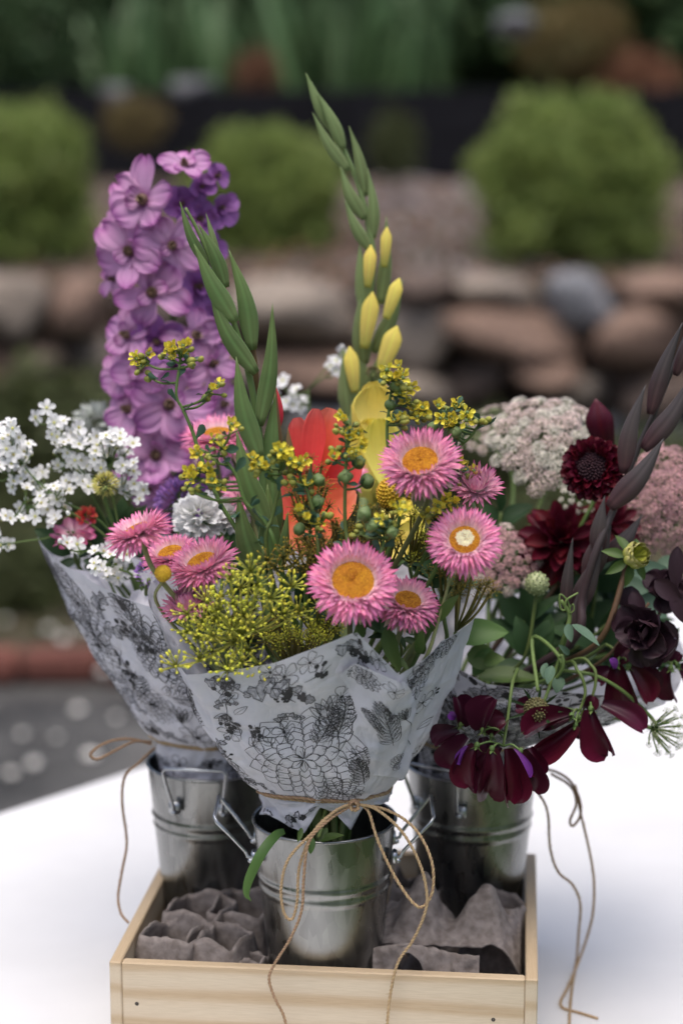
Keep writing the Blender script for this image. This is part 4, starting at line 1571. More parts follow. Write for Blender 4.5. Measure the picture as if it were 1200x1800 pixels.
g = G()
twine(g, pxpath([(1010, 1380, 1.325), (1020, 1430, 1.322), (1036, 1500, 1.32), (1043, 1550, 1.318), (1041, 1605, 1.325)], 0) + [at(1030, 1650, 1.345), at(1016, 1690, 1.348), tab(1006, 1718) + Vector((0, 0, .0012)), tab(995, 1740), tab(985, 1760), tab(990, 1772), tab(1018, 1780), tab(1050, 1790)])
part(t, 'tail', g.mesh('tail', M_))
g = G()
twine(g, pxpath([(925, 1375, 1.315), (948, 1398, 1.312), (962, 1430, 1.312), (966, 1490, 1.312), (980, 1532, 1.312), (1006, 1556, 1.312), (1019, 1590, 1.322), (1016, 1640, 1.342), (1013, 1684, 1.350)], 0) + [tab(1009, 1712) + Vector((0, 0, .0012)), tab(1005, 1735), tab(1001, 1775), tab(999, 1830)])
part(t, 'tail', g.mesh('tail', M_))

# ------------------------------------------------------------------ flowers
TIEZ = .948
I4 = Matrix.Identity(4)


def base_pt(bi):
    a, r = U(0, 6.28), U(.004, .020)
    return Vector((PAILS[bi].x + r * cos(a), PAILS[bi].y + r * sin(a), PZ + .010))


def tie_pt(bi):
    a, r = U(0, 6.28), U(.0, .026)
    return Vector((PAILS[bi].x + r * cos(a), PAILS[bi].y + .85 * r * sin(a), TIEZ))


def stem_path(base, bi, P, n, bend=.035, via=None):
    T_ = tie_pt(bi)
    q = P - n * bend
    pts = [base, T_]
    if via:
        pts += via
    else:
        pts += [T_.lerp(q, .55) + Vector((U(-.004, .004), U(-.004, .004), .006))]
    pts += [q, P - n * .001]
    return cr(pts, 7)


def flower(name, label, cat, bi, group=None):
    b = base_pt(bi)
    t = thing(name, label, cat, b, group)
    return t, b


def add_stem(t, b, bi, P, n, r0=.0022, r1=.0015, mat=None, bend=.035, via=None, name='stem'):
    path = stem_path(b, bi, P, n, bend, via)
    g = G()
    N = len(path)
    g.tube(path, [r0 + (r1 - r0) * i / (N - 1) for i in range(N)], 8)
    part(t, name, g.mesh(name, mat or M_STEM))
    return path


# ---- strawflowers
def ringbracts(g, n, r0, z0, el, L, W, curl, m, jit=.1, cup=.35, nl=4):
    for k in range(n):
        a = 2 * pi * (k + U(-.3, .3)) / n + U(0, .02)
        e = el + U(-jit, jit)
        l = L * U(.88, 1.1)
        M = Matrix.Rotation(a, 4, 'Z') @ Matrix.Translation((r0, 0, z0)) @ Matrix.Rotation(-e, 4, 'Y') @ Matrix.Rotation(U(-.25, .25), 4, 'X')
        g.petal(M, l, W * U(.85, 1.15), 'lance', cup, curl + U(-.15, .15), nl=nl, nw=1, m=m)


def strawflower(px, py, rpx, Y, ax, ay, label, kind='open', roll=0., disc_r=.44, bend=.04):
    P = at(px, py, Y)
    R = rpx * mpp(P)
    n = facing(P, ax, ay)
    t, b = flower('strawflower', label, 'flower', 0, 'pink strawflowers')
    M = frame(P, n, R, roll) @ Matrix.Rotation(U(-.06, .06), 4, 'X')
    add_stem(t, b, 0, P - n * R * .22, n, .0021, .0017, M_STEM_STRAW, bend)
    g = G()
    if kind == 'closed':
        for k, (nn, r0, el, L, W, c) in enumerate([(24, .30, -.10, .78, .20, .25), (26, .30, .12, .80, .19, .35), (26, .30, .35, .78, .18, .55), (24, .28, .60, .74, .17, .9), (20, .24, .85, .70, .16, 1.2), (16, .18, 1.05, .55, .15, 1.4), (12, .10, 1.15, .42, .14, 1.4)]):
            ringbracts(g, nn, r0, .02 * k, el, L, W, c, 0 if k < 4 else 1)
    else:
        side = kind == 'side'
        cv, lv_, wv = U(-.28, .28), U(.92, 1.08), U(.85, 1.15)
        rows = [(26, .36, -.42, .66, .20, -.25), (28, .36, -.18, .72, .19, -.1), (30, .38, .03, .70, .18, .0), (30, .39, .20, .66, .17, .05), (30, .40, .37, .60, .155, .1), (30, .415, .56, .52, .14, .15), (30, .43, .76, .42, .12, .25), (28, .44, .95, .30, .10, .35)]
        for k, (nn, r0, el, L, W, c) in enumerate(rows):
            ringbracts(g, int(nn * 1.3), r0 * disc_r / .44, -.10 + .022 * k, el + (.10 if side else 0), L * lv_, W * .9 * wv, c + cv, 2 if k == 0 and not side else (0 if k < 6 else 1))
    part(t, 'bracts', g.mesh('bracts', [M_BRACT, M_BRACT_IN, M_BRACT_CREAM]), M, 'stuff')
    # calyx: overlapping dry scales below
    g = G()
    for k, (nn, r0, z0, el, L) in enumerate([(12, .10, -.25, -.7, .22), (18, .18, -.22, -.3, .28), (22, .24, -.17, .0, .30), (24, .30, -.12, .22, .30)]):
        ringbracts(g, nn, r0, z0, el, L, .13, .5, 0, .1, .4, 3)
    g.ball(Matrix.Translation((0, 0, -.14)), .36, .36, .14, 20, 8)
    part(t, 'calyx', g.mesh('calyx', [M_SCALE]), M, 'stuff')
    if kind != 'closed':
        g = G()
        dr = disc_r
        sd = U(0, 99)

        def dome(u, v):
            a, r = 2 * pi * u, v
            h = .13 * (1 - r ** 2.6) - .085 * math.exp(-(r / .36) ** 2) * (1 + .4 * sin(2 * a + sd))
            h += .012 * noise.noise(Vector((r * cos(a) * 14, r * sin(a) * 14, sd)))
            q = dr * r * (1 + .03 * noise.noise(Vector((cos(a) * 2, sin(a) * 2, sd))))
            return Vector((q * cos(a), q * sin(a), .05 + h))
        g.grid(dome, 40, 12, 0)
        N = 420
        for k in range(N):   # disc florets
            r = sqrt((k + .5) / N)
            a = k * 2.39996
            if kind == 'ring' and r < .60:
                continue
            p = dome((a / (2 * pi)) % 1, r * .985)
            s = .021 * U(.8, 1.25)
            g.ball(Matrix.Translation(p), s, s, s * 1.5, 5, 3, 0 if kind != 'brown' else 1)
        if kind == 'ring':
            for k in range(90):
                r = .60 * sqrt((k + .5) / 90)
                a = k * 2.39996
                p = dome((a / (2 * pi)) % 1, r)
                g.ball(Matrix.Translation(p + Vector((0, 0, .012))), .030, .030, .022, 6, 4, 2)
        part(t, 'disc', g.mesh('disc', [M_DISC if kind != 'brown' else M_DISC_BR, M_DISC_BR, M_DISC_W]), M)
    return t


strawflower(738, 812, 67, 1.165, -.12, .75, 'large pink strawflower with orange disc, topmost on the right, below the tiny yellow sprays', 'open', .3, .47)
strawflower(837, 856, 46, 1.20, .05, 1.0, 'half closed pink strawflower with whitish middle and no orange disc', 'closed')
strawflower(816, 950, 64, 1.155, .0, .55, 'pink strawflower with a white centre ringed in orange', 'ring', 1.1, .42)
strawflower(620, 1022, 70, 1.135, .06, .55, 'large pink strawflower with dented orange disc, lowest in the middle just above the paper', 'open', .7, .53)
strawflower(716, 1058, 65, 1.165, .30, 1.05, 'pink strawflower with a small brown-orange disc tucked behind the lowest large one', 'brown', 0, .36)
strawflower(243, 934, 60, 1.165, -1.5, 3.3, 'pink strawflower seen from the side with dry scaly calyx at the far left', 'side', 0, .44, .03)
strawflower(356, 990, 64, 1.18, -.7, 1.6, 'pink strawflower with tilted orange disc above the small closed pink one', 'open', .2, .42)
strawflower(300, 974, 54, 1.215, -.6, 1.7, 'pink strawflower partly hidden behind its neighbour with tilted orange disc', 'open', .9, .42)
strawflower(332, 1068, 50, 1.175, -.7, 1.7, 'small closed deep pink strawflower at the left edge of the middle cone', 'closed', .4)
strawflower(382, 766, 60, 1.34, -.2, 1.9, 'blurred pink strawflower with orange disc between the delphinium and the green gladiolus', 'open', .4, .46)
strawflower(432, 868, 40, 1.31, -.2, .8, 'pink strawflower mostly hidden behind the green gladiolus', 'closed', .1)
strawflower(606, 840, 42, 1.31, .2, .9, 'pink strawflower mostly hidden behind the coral bloom and yellow sprays', 'closed', .1)


# ---- billy buttons
def billy(px, py, rpx, Y, bi, label):
    P = at(px, py, Y)
    R = rpx * mpp(P)
    n = facing(P, .1, .9)
    t, b = flower('billy_button', label, 'flower', bi, 'yellow billy buttons')
    add_stem(t, b, bi, P - n * R * .9, n, .0014, .0011, M_STEM_STRAW, .03)
    g = G()
    M = frame(P, n, R)
    g.ball(I4, .93, .93, .93, 16, 10)
    N = 260
    for k in range(N):
        z = 1 - 2 * (k + .5) / N
        a = k * 2.39996
        d = Vector((sqrt(1 - z * z) * cos(a), sqrt(1 - z * z) * sin(a), z))
        g.ball(frame(d * .93, d, 1), .085, .085, .11 * U(.7, 1.2), 6, 4)
    part(t, 'head', g.mesh('head', [M_CRASP]), M)


billy(287, 1008, 15, 1.16, 0, 'small yellow billy button ball beside the side-on strawflower stem')
billy(692, 868, 31, 1.215, 0, 'large mustard billy button ball below the topmost right strawflower')


# ---- gladioli
def pod(g, pts, width, depth=.55, m=0, rise=.32, base=.45, n=14, edge=1.0, rnd=None):
    path = cr(pts, 6)
    N = len(path)
    rnd = RNG.random() if rnd is None else rnd
    vs, us, fs = [], [], []
    K = 20
    for i, p in enumerate(path):
        t = i / (N - 1)
        ax = (path[min(i + 1, N - 1)] - path[max(i - 1, 0)]).normalized()
        view = (p - CAM).normalized()
        sd = ax.cross(view).normalized()
        dp = sd.cross(ax).normalized()
        w = base + (1 - base) * sin(pi / 2 * min(1, t / rise)) if t < rise else max(.012, (1 - ((t - rise) / (1 - rise)) ** 1.5) * (1 - .25 * (t - rise)))
        w *= width / 2
        for k in range(K):
            a = 2 * pi * k / K
            c, q = cos(a), sin(a)
            zz = q * depth * (1 - .35 * abs(c)) * (1 + .07 * cos(10 * a)) + (.14 if k == 15 else 0)
            vs.append(p + sd * c * w + dp * zz * w)
            us.append((1.35 if k in (0, 10) else (.8 if k == 15 else rnd * .4 + (.12 if k % 2 else 0)), t))
    for i in range(N - 1):
        for k in range(K):
            k2 = (k + 1) % K
            fs.append((i * K + k, i * K + k2, (i + 1) * K + k2, (i + 1) * K + k))
    fs.append(tuple(range(K))[::-1])
    fs.append(tuple((N - 1) * K + k for k in range(K)))
    g.add(vs, fs, us, m)


def bract(t, b0, tip, w, Y, mat, bow=0., dY=-.004, name='sheath_leaf', base=.45, rise=.32):
    P0, P2 = at(b0[0], b0[1], Y), at(tip[0], tip[1], Y + dY)
    k = mpp(P0)
    ax = (P2 - P0).normalized()
    sd = ax.cross((P0 - CAM).normalized()).normalized()
    P1 = P0.lerp(P2, .5) + sd * bow * k + Vector((0, -.002, 0))
    g = G()
    pod(g, [P0, P1, P2], w * k * .94, .42, rise=rise, base=base)
    return part(t, name, g.mesh(name, [mat]))


# green gladiolus in front
t, b = flower('gladiolus', 'green gladiolus spike with closed pointed buds, in front, left of the coral bloom', 'flower', 0, 'gladiolus spikes')
YG = 1.215
sp = [at(*q) for q in [(462, 1030, YG - .01), (466, 940, YG), (463, 860, YG), (456, 770, YG), (438, 660, YG), (412, 570, YG), (380, 480, YG), (350, 410, YG), (326, 365, YG)]]
g = G()
pp = cr([b, tie_pt(0)] + sp, 6)
g.tube(pp, [.0042 - .0032 * i / (len(pp) - 1) for i in range(len(pp))], 8)
part(t, 'stem', g.mesh('stem', [M_GLAD]))
for (b0, tip, w, bow, dy, mat) in [
    ((366, 470), (316, 353), 21, 6, 0, M_GLAD), ((382, 470), (362, 374), 17, -3, .006, M_GLADB), ((398, 505), (348, 392), 27, -6, -.004, M_GLAD), ((414, 566), (341, 428), 37, 4, -.008, M_GLAD),
    ((444, 615), (402, 438), 36, -8, .002, M_GLAD), ((450, 656), (366, 503), 35, 10, -.006, M_GLAD), ((447, 700), (440, 560), 22, 0, .010, M_GLADBROWN), ((456, 748), (479, 532), 33, -8, -.006, M_GLAD), ((456, 806), (415, 626), 40, 8, -.008, M_GLAD),
    ((474, 850), (484, 690), 34, 2, .004, M_GLAD), ((490, 830), (484, 672), 18, 0, .012, M_GLADBROWN), ((470, 925), (415, 755), 44, 8, -.012, M_GLAD), ((480, 960), (478, 770), 40, 0, .004, M_GLAD), ((455, 1010), (418, 868), 44, 6, -.012, M_GLAD), ((476, 1000), (470, 850), 44, 0, -.002, M_GLAD), ((496, 985), (506, 898), 20, 0, -.004, M_GLAD)]:
    bract(t, b0, tip, w, YG + dy, mat, bow)
# a coral petal edge peeping out of the spike
g = G()
pod(g, [at(484, 760, YG + .012), at(488, 715, YG + .012), at(482, 672, YG + .014)], 22 * mpp(at(484, 720, YG)), .4)
part(t, 'bud', g.mesh('bud', [M_CORAL]))

# yellow gladiolus
t, b = flower('gladiolus', 'tall green and yellow gladiolus spike, tallest of all, opening yellow below', 'flower', 0, 'gladiolus spikes')
YY = 1.40
sp = [at(*q) for q in [(640, 880, YY - .05), (628, 760, YY - .01), (624, 680, YY), (636, 600, YY), (650, 520, YY), (655, 450, YY), (646, 390, YY), (628, 320, YY), (603, 260, YY), (572, 195, YY), (545, 145, YY)]]
g = G()
pp = cr([b, tie_pt(0), at(620, 1000, 1.30)] + sp, 6)
g.tube(pp, [.0045 - .0032 * i / (len(pp) - 1) for i in range(len(pp))], 8)
part(t, 'stem', g.mesh('stem', [M_GLADB]))
for (b0, tip, w, bow, dy, mat) in [
    ((588, 232), (537, 127), 25, 4, 0, M_GLADB), ((604, 262), (556, 160), 24, -3, -.003, M_GLADB), ((612, 300), (549, 197), 23, 5, -.004, M_GLADB), ((642, 345), (613, 221), 24, -4, 0, M_GLADB),
    ((640, 385), (598, 292), 26, 5, -.004, M_GLADB), ((655, 420), (646, 296), 24, -5, 0, M_GLADB), ((650, 440), (605, 350), 24, 4, -.005, M_GLADB), ((668, 535), (679, 379), 27, -4, .002, M_GLADB), ((645, 560), (632, 425), 28, 4, -.002, M_GLADB), ((655, 620), (708, 490), 30, -6, .002, M_GLADB),
    ((640, 640), (634, 510), 36, 3, -.002, M_GLADB), ((648, 690), (690, 580), 32, -4, .004, M_GLADB), ((612, 735), (604, 612), 30, 2, -.004, M_GLADB), ((632, 720), (630, 600), 46, 0, .002, M_GLADB), ((625, 800), (618, 680), 40, 0, .0, M_GLADB)]:
    bract(t, b0, tip, w, YY + dy, mat, bow)
for (b0, tip, w) in [((675, 470), (680, 398), 21), ((646, 505), (652, 430), 24), ((678, 560), (702, 488), 26), ((640, 612), (655, 512), 32), ((668, 655), (698, 572), 36), ((624, 690), (614, 608), 28)]:
    bract(t, b0, tip, w, YY - .012, M_GLADY, 0, 0, 'bud', .5, .72)
for pts, w in [([(668, 880), (650, 760), (648, 672)], 60), ([(690, 890), (668, 770), (672, 690)], 50), ([(650, 900), (640, 800), (640, 730)], 42)]:
    g = G()
    pod(g, [at(x, y, YY - .05) for x, y in pts], w * mpp(at(650, 750, YY)), .5, rise=.75, base=.6)
    part(t, 'petal', g.mesh('petal', [M_GLADY]))
for (px, py, L, W, rot, Y) in [(655, 725, 95, 72, 1.6, 1.335), (672, 800, 130, 76, 1.75, 1.33), (645, 800, 130, 70, 1.45, 1.335), (660, 700, 60, 58, 1.2, 1.34), (700, 900, 60, 60, -.3, 1.28), (690, 960, 70, 66, -.9, 1.27), (720, 925, 56, 60, .3, 1.285), (668, 935, 60, 60, -1.9, 1.275)]:
    P = at(px, py, Y)
    k = mpp(P)
    g = G()
    M = frame(P, facing(P, .1, .25), 1) @ Matrix.Rotation(rot, 4, 'Z') @ Matrix.Translation((-L * k / 2, 0, 0))
    g.petal(M, L * k, W * k, 'round', .5, .6, .06, nl=14, nw=9, rf=2.4)
    part(t, 'petal', g.mesh('petal', [M_GLADY]))

# coral gladiolus bloom
t, b = flower('gladiolus', 'open coral red gladiolus bloom in the middle of the front bouquet', 'flower', 0, 'gladiolus spikes')
Pc = at(548, 880, 1.275)
add_stem(t, b, 0, Pc, Vector((0, -.2, 1)).normalized(), .0035, .003, M_GLAD, .03)
for (px, py, L, W, rot, Y) in [(566, 795, 155, 66, 1.30, 1.27), (533, 800, 130, 48, 1.75, 1.275), (583, 795, 130, 50, 1.15, 1.28), (552, 790, 140, 44, 1.5, 1.263), (520, 890, 120, 80, 2.4, 1.262), (575, 900, 130, 90, .6, 1.258), (545, 930, 130, 90, -1.5, 1.25), (600, 850, 110, 60, .9, 1.27)]:
    P = at(px, py, Y)
    k = mpp(P)
    g = G()
    M = frame(P, facing(P, -.1, .3), 1) @ Matrix.Rotation(rot, 4, 'Z') @ Matrix.Translation((-L * k / 2, 0, 0))
    g.petal(M, L * k, W * k, 'round', .5, .5, .045, nl=14, nw=9, rf=2.6)
    part(t, 'petal', g.mesh('petal', [M_CORAL]))
bract(t, (512, 835), (506, 752), 22, 1.262, M_GLADBROWN)

# dark gladiolus on the right
t, b = flower('gladiolus', 'dark brownish purple gladiolus spike leaning to the right edge', 'flower', 2, 'gladiolus spikes')
YD = 1.30
sp = [at(*q) for q in [(1002, 1130, YD - .02), (1022, 1050, YD - .02), (1050, 960, YD - .02), (1084, 880, YD - .01), (1120, 790, YD), (1160, 700, YD), (1196, 610, YD), (1215, 560, YD)]]
g = G()
pp = cr([b, tie_pt(2)] + sp, 6)
g.tube(pp, [.0042 - .003 * i / (len(pp) - 1) for i in range(len(pp))], 8)
part(t, 'stem', g.mesh('stem', [M_GLADK]))
for (b0, tip, w, bow, dy) in [((1186, 660), (1222, 545), 26, -3, 0), ((1142, 728), (1199, 566), 33, 6, -.006), ((1130, 790), (1218, 655), 40, -8, -.006), ((1095, 832), (1134, 676), 35, 8, -.004), ((1070, 892), (1166, 770), 44, -6, -.010), ((1050, 975), (1062, 872), 34, 4, -.004),
                              ((1030, 1020), (1075, 900), 44, 0, .002), ((1010, 1075), (1058, 960), 40, 0, -.004), ((992, 1075), (1006, 945), 24, 2, -.008), ((1060, 985), (1128, 905), 34, -4, .006), ((1002, 1130), (1030, 1010), 34, 0, -.006)]:
    bract(t, b0, tip, w, YD - .01 + dy, M_GLADK, bow)
bract(t, (1068, 790), (1046, 700), 52, 1.36, M_BURG, 4, 0, 'petal', .5, .6)

# ---- delphinium
DP = []
for k in range(4):
    g = G()
    g.petal(Matrix.Rotation(-(.10 + .16 * (k % 3)), 4, 'Y'), 1.08, .84 + .10 * k, 'round', .16, [.35, -.45, -.9, -.2][k], .13, nl=11, nw=8, notch=.07 * (k % 3), rf=1.9)
    DP.append(g.mesh('petal', [M_DELPH]))
DPV = []
for k in range(2):
    g = G()
    g.petal(Matrix.Rotation(-.6, 4, 'Y'), 1.0, 1.0, 'round', .3, -.5, .07, nl=8, nw=5, rf=1.4)
    DPV.append(g.mesh('petal', [M_DELPHD]))
g = G()
for k in range(9):
    M = Matrix.Rotation(2 * pi * k / 9 + U(-.2, .2), 4, 'Z') @ Matrix.Rotation(-U(.7, 1.3), 4, 'Y')
    g.petal(M, U(.26, .42), .17, 'round', .5, .9, .1, nl=3, nw=1)
g.ball(Matrix.Translation((0, 0, .06)), .15, .15, .12, 8, 5)
EYE = g.mesh('floret', [M_BEE])
t, b = flower('delphinium', 'tall lilac delphinium spike with ruffled florets at the left', 'flower', 1)
YP = 1.45
sp = [at(*q) for q in [(318, 900, YP - .02), (310, 760, YP), (305, 640, YP), (305, 520, YP), (315, 420, YP), (335, 340, YP), (350, 290, YP)]]
g = G()
pp = cr([b, tie_pt(1)] + sp, 6)
g.tube(pp, [.0045 - .0025 * i / (len(pp) - 1) for i in range(len(pp))], 8)
part(t, 'stem', g.mesh('stem', [M_STEM]))
FL = [(252, 352, 66, -.25, .2, 0), (325, 292, 46, -.1, .8, 0), (228, 442, 60, -.3, .1, 0), (302, 432, 56, .1, .05, 0), (268, 515, 66, -.1, .1, 0), (345, 505, 50, .6, .1, 1), (352, 330, 30, .4, .2, 1), (380, 310, 28, .6, .3, 1), (385, 365, 36, .8, .0, 1), (348, 385, 40, .5, .1, 1), (196, 402, 36, -1.2, .4, 0), (202, 490, 34, -1.3, 0, 0),
      (225, 590, 52, -.5, .2, 0), (340, 590, 54, .5, .1, 0), (276, 600, 50, .0, -.1, 1), (212, 662, 44, -.8, .2, 0), (250, 650, 52, -.3, .1, 0), (298, 712, 68, .0, .05, 0), (370, 640, 50, .7, .1, 0), (380, 560, 40, .9, .1, 1), (228, 720, 54, -.5, .1, 0), (390, 710, 46, .7, .0, 0), (275, 800, 64, -.15, .0, 0), (345, 785, 52, .4, .0, 0), (225, 800, 42, -.6, .0, 0), (262, 858, 46, -.2, -.1, 0), (330, 850, 46, .3, -.1, 1), (385, 790, 46, .6, 0, 0), (365, 440, 36, .8, 0, 1), (318, 360, 40, .2, .1, 1), (310, 650, 44, .3, .1, 1)]
for i, (px, py, r, ax, ay, dark) in enumerate(FL):
    P = at(px, py, YP - .028 + .02 * min(1.2, abs(ax)) + (.012 if dark else 0))
    k = mpp(P) * r * .93
    M = frame(P, facing(P, ax, ay), k, U(0, 6))
    f = part(t, 'floret', EYE, M @ Matrix.Translation((0, 0, .05)) @ Matrix.Diagonal((1.25, 1.25, 1.3, 1)))
    for q in range(5):
        Mq = M @ Matrix.Rotation(2 * pi * q / 5 + U(-.2, .2), 4, 'Z') @ Matrix.Rotation(U(-.28, .28), 4, 'Y') @ Matrix.Rotation(U(-.3, .3), 4, 'X') @ Matrix.Diagonal((U(.82, 1.18), U(.85, 1.15), 1, 1)) @ Matrix.Translation((.04, 0, -.02 * (q % 2)))
        part(f, 'petal', DPV[q % 2] if dark else DP[(q + i) % 4], Mq)
    for q in range(2):
        Mq = M @ Matrix.Rotation(pi * q + U(0, 3), 4, 'Z') @ Matrix.Rotation(-.45, 4, 'Y') @ Matrix.Diagonal((.5, .5, .7, 1)) @ Matrix.Translation((.06, 0, .04))
        part(f, 'petal', DPV[q % 2] if dark else DP[(q + i + 1) % 4], Mq)

# ---- rue: tiny yellow flowers on branching stems
BL = []
for k in range(4):
    g = G()
    np_ = 4 + (k % 2)
    el = .25 + .22 * k
    for q in range(np_):
        M = Matrix.Rotation(2 * pi * q / np_ + U(-.2, .2), 4, 'Z') @ Matrix.Translation((.12, 0, 0)) @ Matrix.Rotation(-el + U(-.15, .15), 4, 'Y')
        g.petal(M, 1.0, .62, 'spoon', .75, .35, .05, nl=5, nw=2, m=0)
    g.ball(Matrix.Translation((0, 0, .2)), .24, .24, .28, 9, 6, 1, fn=lambda d: 1 + .15 * cos(4 * atan2(d.y, d.x)))
    for q in range(8):
        a = 2 * pi * q / 8
        p0, p1 = Vector((.2 * cos(a), .2 * sin(a), .1)), Vector((.5 * cos(a), .5 * sin(a), .55))
        g.tube([p0, p1], .03, 4, 0)
        g.ball(Matrix.Translation(p1), .07, .07, .07, 5, 4, 0)
    BL.append(g.mesh('blossom', [M_YEL, M_RUEPOD]))
g = G()
g.ball(I4, .8, .8, 1, 9, 7, 0, fn=lambda d: 1 + .08 * cos(4 * atan2(d.y, d.x)))
for q in range(4):
    g.petal(Matrix.Translation((0, 0, -.9)) @ Matrix.Rotation(q * pi / 2, 4, 'Z') @ Matrix.Rotation(-.5, 4, 'Y'), .8, .5, 'lance', .4, .7, m=1, nl=3)
RBUD = g.mesh('bud', [M_RUEBUD, M_RUELEAF])
g = G()
g.ball(I4, 1, 1, .9, 14, 8, 0, fn=lambda d: 1 + .13 * cos(4 * atan2(d.y, d.x)) + .03 * noise.noise(d * 6))
RPOD = g.mesh('pod', [M_RUEPOD])
RLEAF = []
for k in range(2):
    g = G()
    g.petal(I4, 1, .42 + .1 * k, 'spoon', .35, -.5, .05, nl=5, nw=2)
    RLEAF.append(g.mesh('leaf', [M_RUELEAF]))
YELL = 'yellow rue sprays'


def rue(label, Y, main, clusters, leaves=6, bi=0):
    t, b = flower('rue_spray', label, 'flower spray', bi, YELL)
    mp_ = [at(q[0], q[1], Y + (q[2] if len(q) > 2 else 0)) for q in main]
    g = G()
    T_ = tie_pt(bi)
    path = cr([b, T_, T_.lerp(mp_[0], .6)] + mp_, 7)
    N = len(path)
    g.tube(path, [.0019 - .0010 * i / (N - 1) for i in range(N)], 7)
    top = path[21:]
    part(t, 'stem', g.mesh('stem', [M_STEM]))
    tw = G()
    for (px, py, kind) in clusters:
        P = at(px, py, Y + U(-.012, .008))
        k = mpp(P)
        cand = [p for p in top if proj(p)[1] > py + 10] or [top[-1]]
        a = min(cand, key=lambda p: (p - P).length)
        L = (P - a).length
        if L > .004:
            m = a.lerp(P, .55) + Vector((0, 0, -L * .12))
            tw.tube(cr([a, m, P], 6), [.0010, .0007] if False else .0009, 6)
        up = (P - a).normalized() if L > .002 else Vector((0, 0, 1))
        if kind in 'FfY':
            nb = {'F': 4, 'f': 2, 'Y': 1}[kind]
            for q in range(nb):
                off = RGT * U(-1, 1) * 13 * k * (nb > 1) + UPV * U(-.7, 1) * 11 * k * (nb > 1) + Vector((0, U(-.006, .003), 0))
                Q = P + off
                n_ = facing(Q, U(-.9, .9), U(-.1, 1.2))
                part(t, 'blossom', RNG.choice(BL), frame(Q, n_, U(13.5, 17) * k, U(0, 6)))
                tw.tube([P - up * 10 * k, Q - n_ * .001], .0006, 5)
            for q in range(nb):
                off = RGT * U(-20, 20) * k + UPV * U(-22, 8) * k + Vector((0, U(-.005, .004), 0))
                Q = P + off
                d = (off + up * 14 * k).normalized()
                part(t, 'bud', RBUD, frame(Q, d, U(4.5, 7.5) * k))
                tw.tube([P - up * 18 * k, Q - d * 4 * k], .0006, 5)
        elif kind == 'b':
            for q in range(3):
                Q = P + RGT * U(-10, 10) * k + UPV * U(-10, 10) * k
                part(t, 'bud', RBUD, frame(Q, up + RGT * U(-.5, .5), U(5, 8) * k))
                tw.tube([P - up * 14 * k, Q], .0006, 5)
        else:
            part(t, 'pod', RPOD, frame(P, up + RGT * U(-.3, .3), U(10, 13.5) * k))
        for q in range(2):
            Q = P - up * U(10, 24) * k
            part(t, 'leaf', RNG.choice(RLEAF), axisframe(Q, RGT * U(-1, 1) + UPV * U(-.3, .8) + FWD * U(-.6, .2), U(13, 22) * k, U(0, 6)))
    for q in range(leaves):
        p = RNG.choice(top)
        k = mpp(p)
        part(t, 'leaf', RNG.choice(RLEAF), axisframe(p, RGT * U(-1, 1) + UPV * U(-.1, .9) + FWD * U(-.7, .2), U(20, 36) * k, U(0, 6)))
    if tw.v:
        part(t, 'twigs', tw.mesh('twigs', [M_STEM]))


rue('yellow rue spray rising highest at the left, in front of the delphinium', 1.20, [(430, 960), (385, 880), (352, 800), (338, 757), (322, 720), (310, 694), (316, 640)],
    [(247, 632, 'F'), (262, 662, 'b'), (318, 612, 'F'), (332, 625, 'f'), (345, 632, 'b'), (376, 682, 'f'), (368, 700, 'b'), (300, 625, 'f')], 12)
rue('yellow rue spray branching left across the lower green gladiolus', 1.165, [(486, 968), (470, 925), (448, 898), (430, 880), (415, 835), (398, 811), (388, 790)],
    [(353, 790, 'f'), (388, 778, 'f'), (408, 752, 'f'), (340, 838, 'F'), (362, 832, 'F'), (330, 860, 'b'), (375, 848, 'f'), (352, 866, 'b'), (372, 806, 'b')], 9)
rue('yellow rue spray standing just right of the green gladiolus stem', 1.165, [(468, 960), (478, 910), (490, 860), (493, 825)],
    [(492, 795, 'F'), (455, 812, 'f'), (470, 838, 'b'), (462, 822, 'f'), (510, 808, 'b'), (500, 800, 'f')], 5)
rue('yellow rue spray in front of the coral bloom', 1.16, [(560, 990), (556, 930), (545, 880), (535, 850)],
    [(520, 815, 'F'), (530, 843, 'Y'), (508, 840, 'b'), (560, 844, 'P'), (540, 903, 'f'), (556, 918, 'f'), (558, 882, 'P'), (526, 930, 'P'), (575, 905, 'b'), (543, 850, 'Y')], 8)
rue('yellow rue spray between the coral bloom and the yellow petals', 1.165, [(612, 990), (607, 930), (606, 880), (608, 810), (612, 760)],
    [(612, 738, 'f'), (617, 770, 'F'), (585, 803, 'Y'), (627, 792, 'f'), (607, 838, 'P'), (630, 812, 'P'), (645, 846, 'P'), (598, 752, 'b'), (620, 800, 'f'), (590, 790, 'b')], 8)
rue('yellow rue spray in front of the open yellow gladiolus petals, highest in the middle', 1.19, [(705, 900), (690, 830), (680, 770), (683, 720), (688, 680)],
    [(692, 656, 'f'), (700, 668, 'F'), (712, 685, 'f'), (672, 656, 'b'), (718, 702, 'f'), (686, 712, 'P'), (700, 735, 'f'), (735, 728, 'F'), (714, 735, 'b'), (697, 678, 'P')], 6)
rue('yellow rue spray reaching right above the topmost right strawflower', 1.20, [(780, 900), (793, 840), (800, 795), (826, 768), (845, 740)],
    [(768, 714, 'Y'), (795, 708, 'f'), (790, 738, 'F'), (760, 752, 'P'), (798, 752, 'b'), (830, 732, 'f'), (852, 738, 'b'), (800, 760, 'P'), (806, 806, 'f'), (820, 832, 'f'), (780, 742, 'f')], 8)
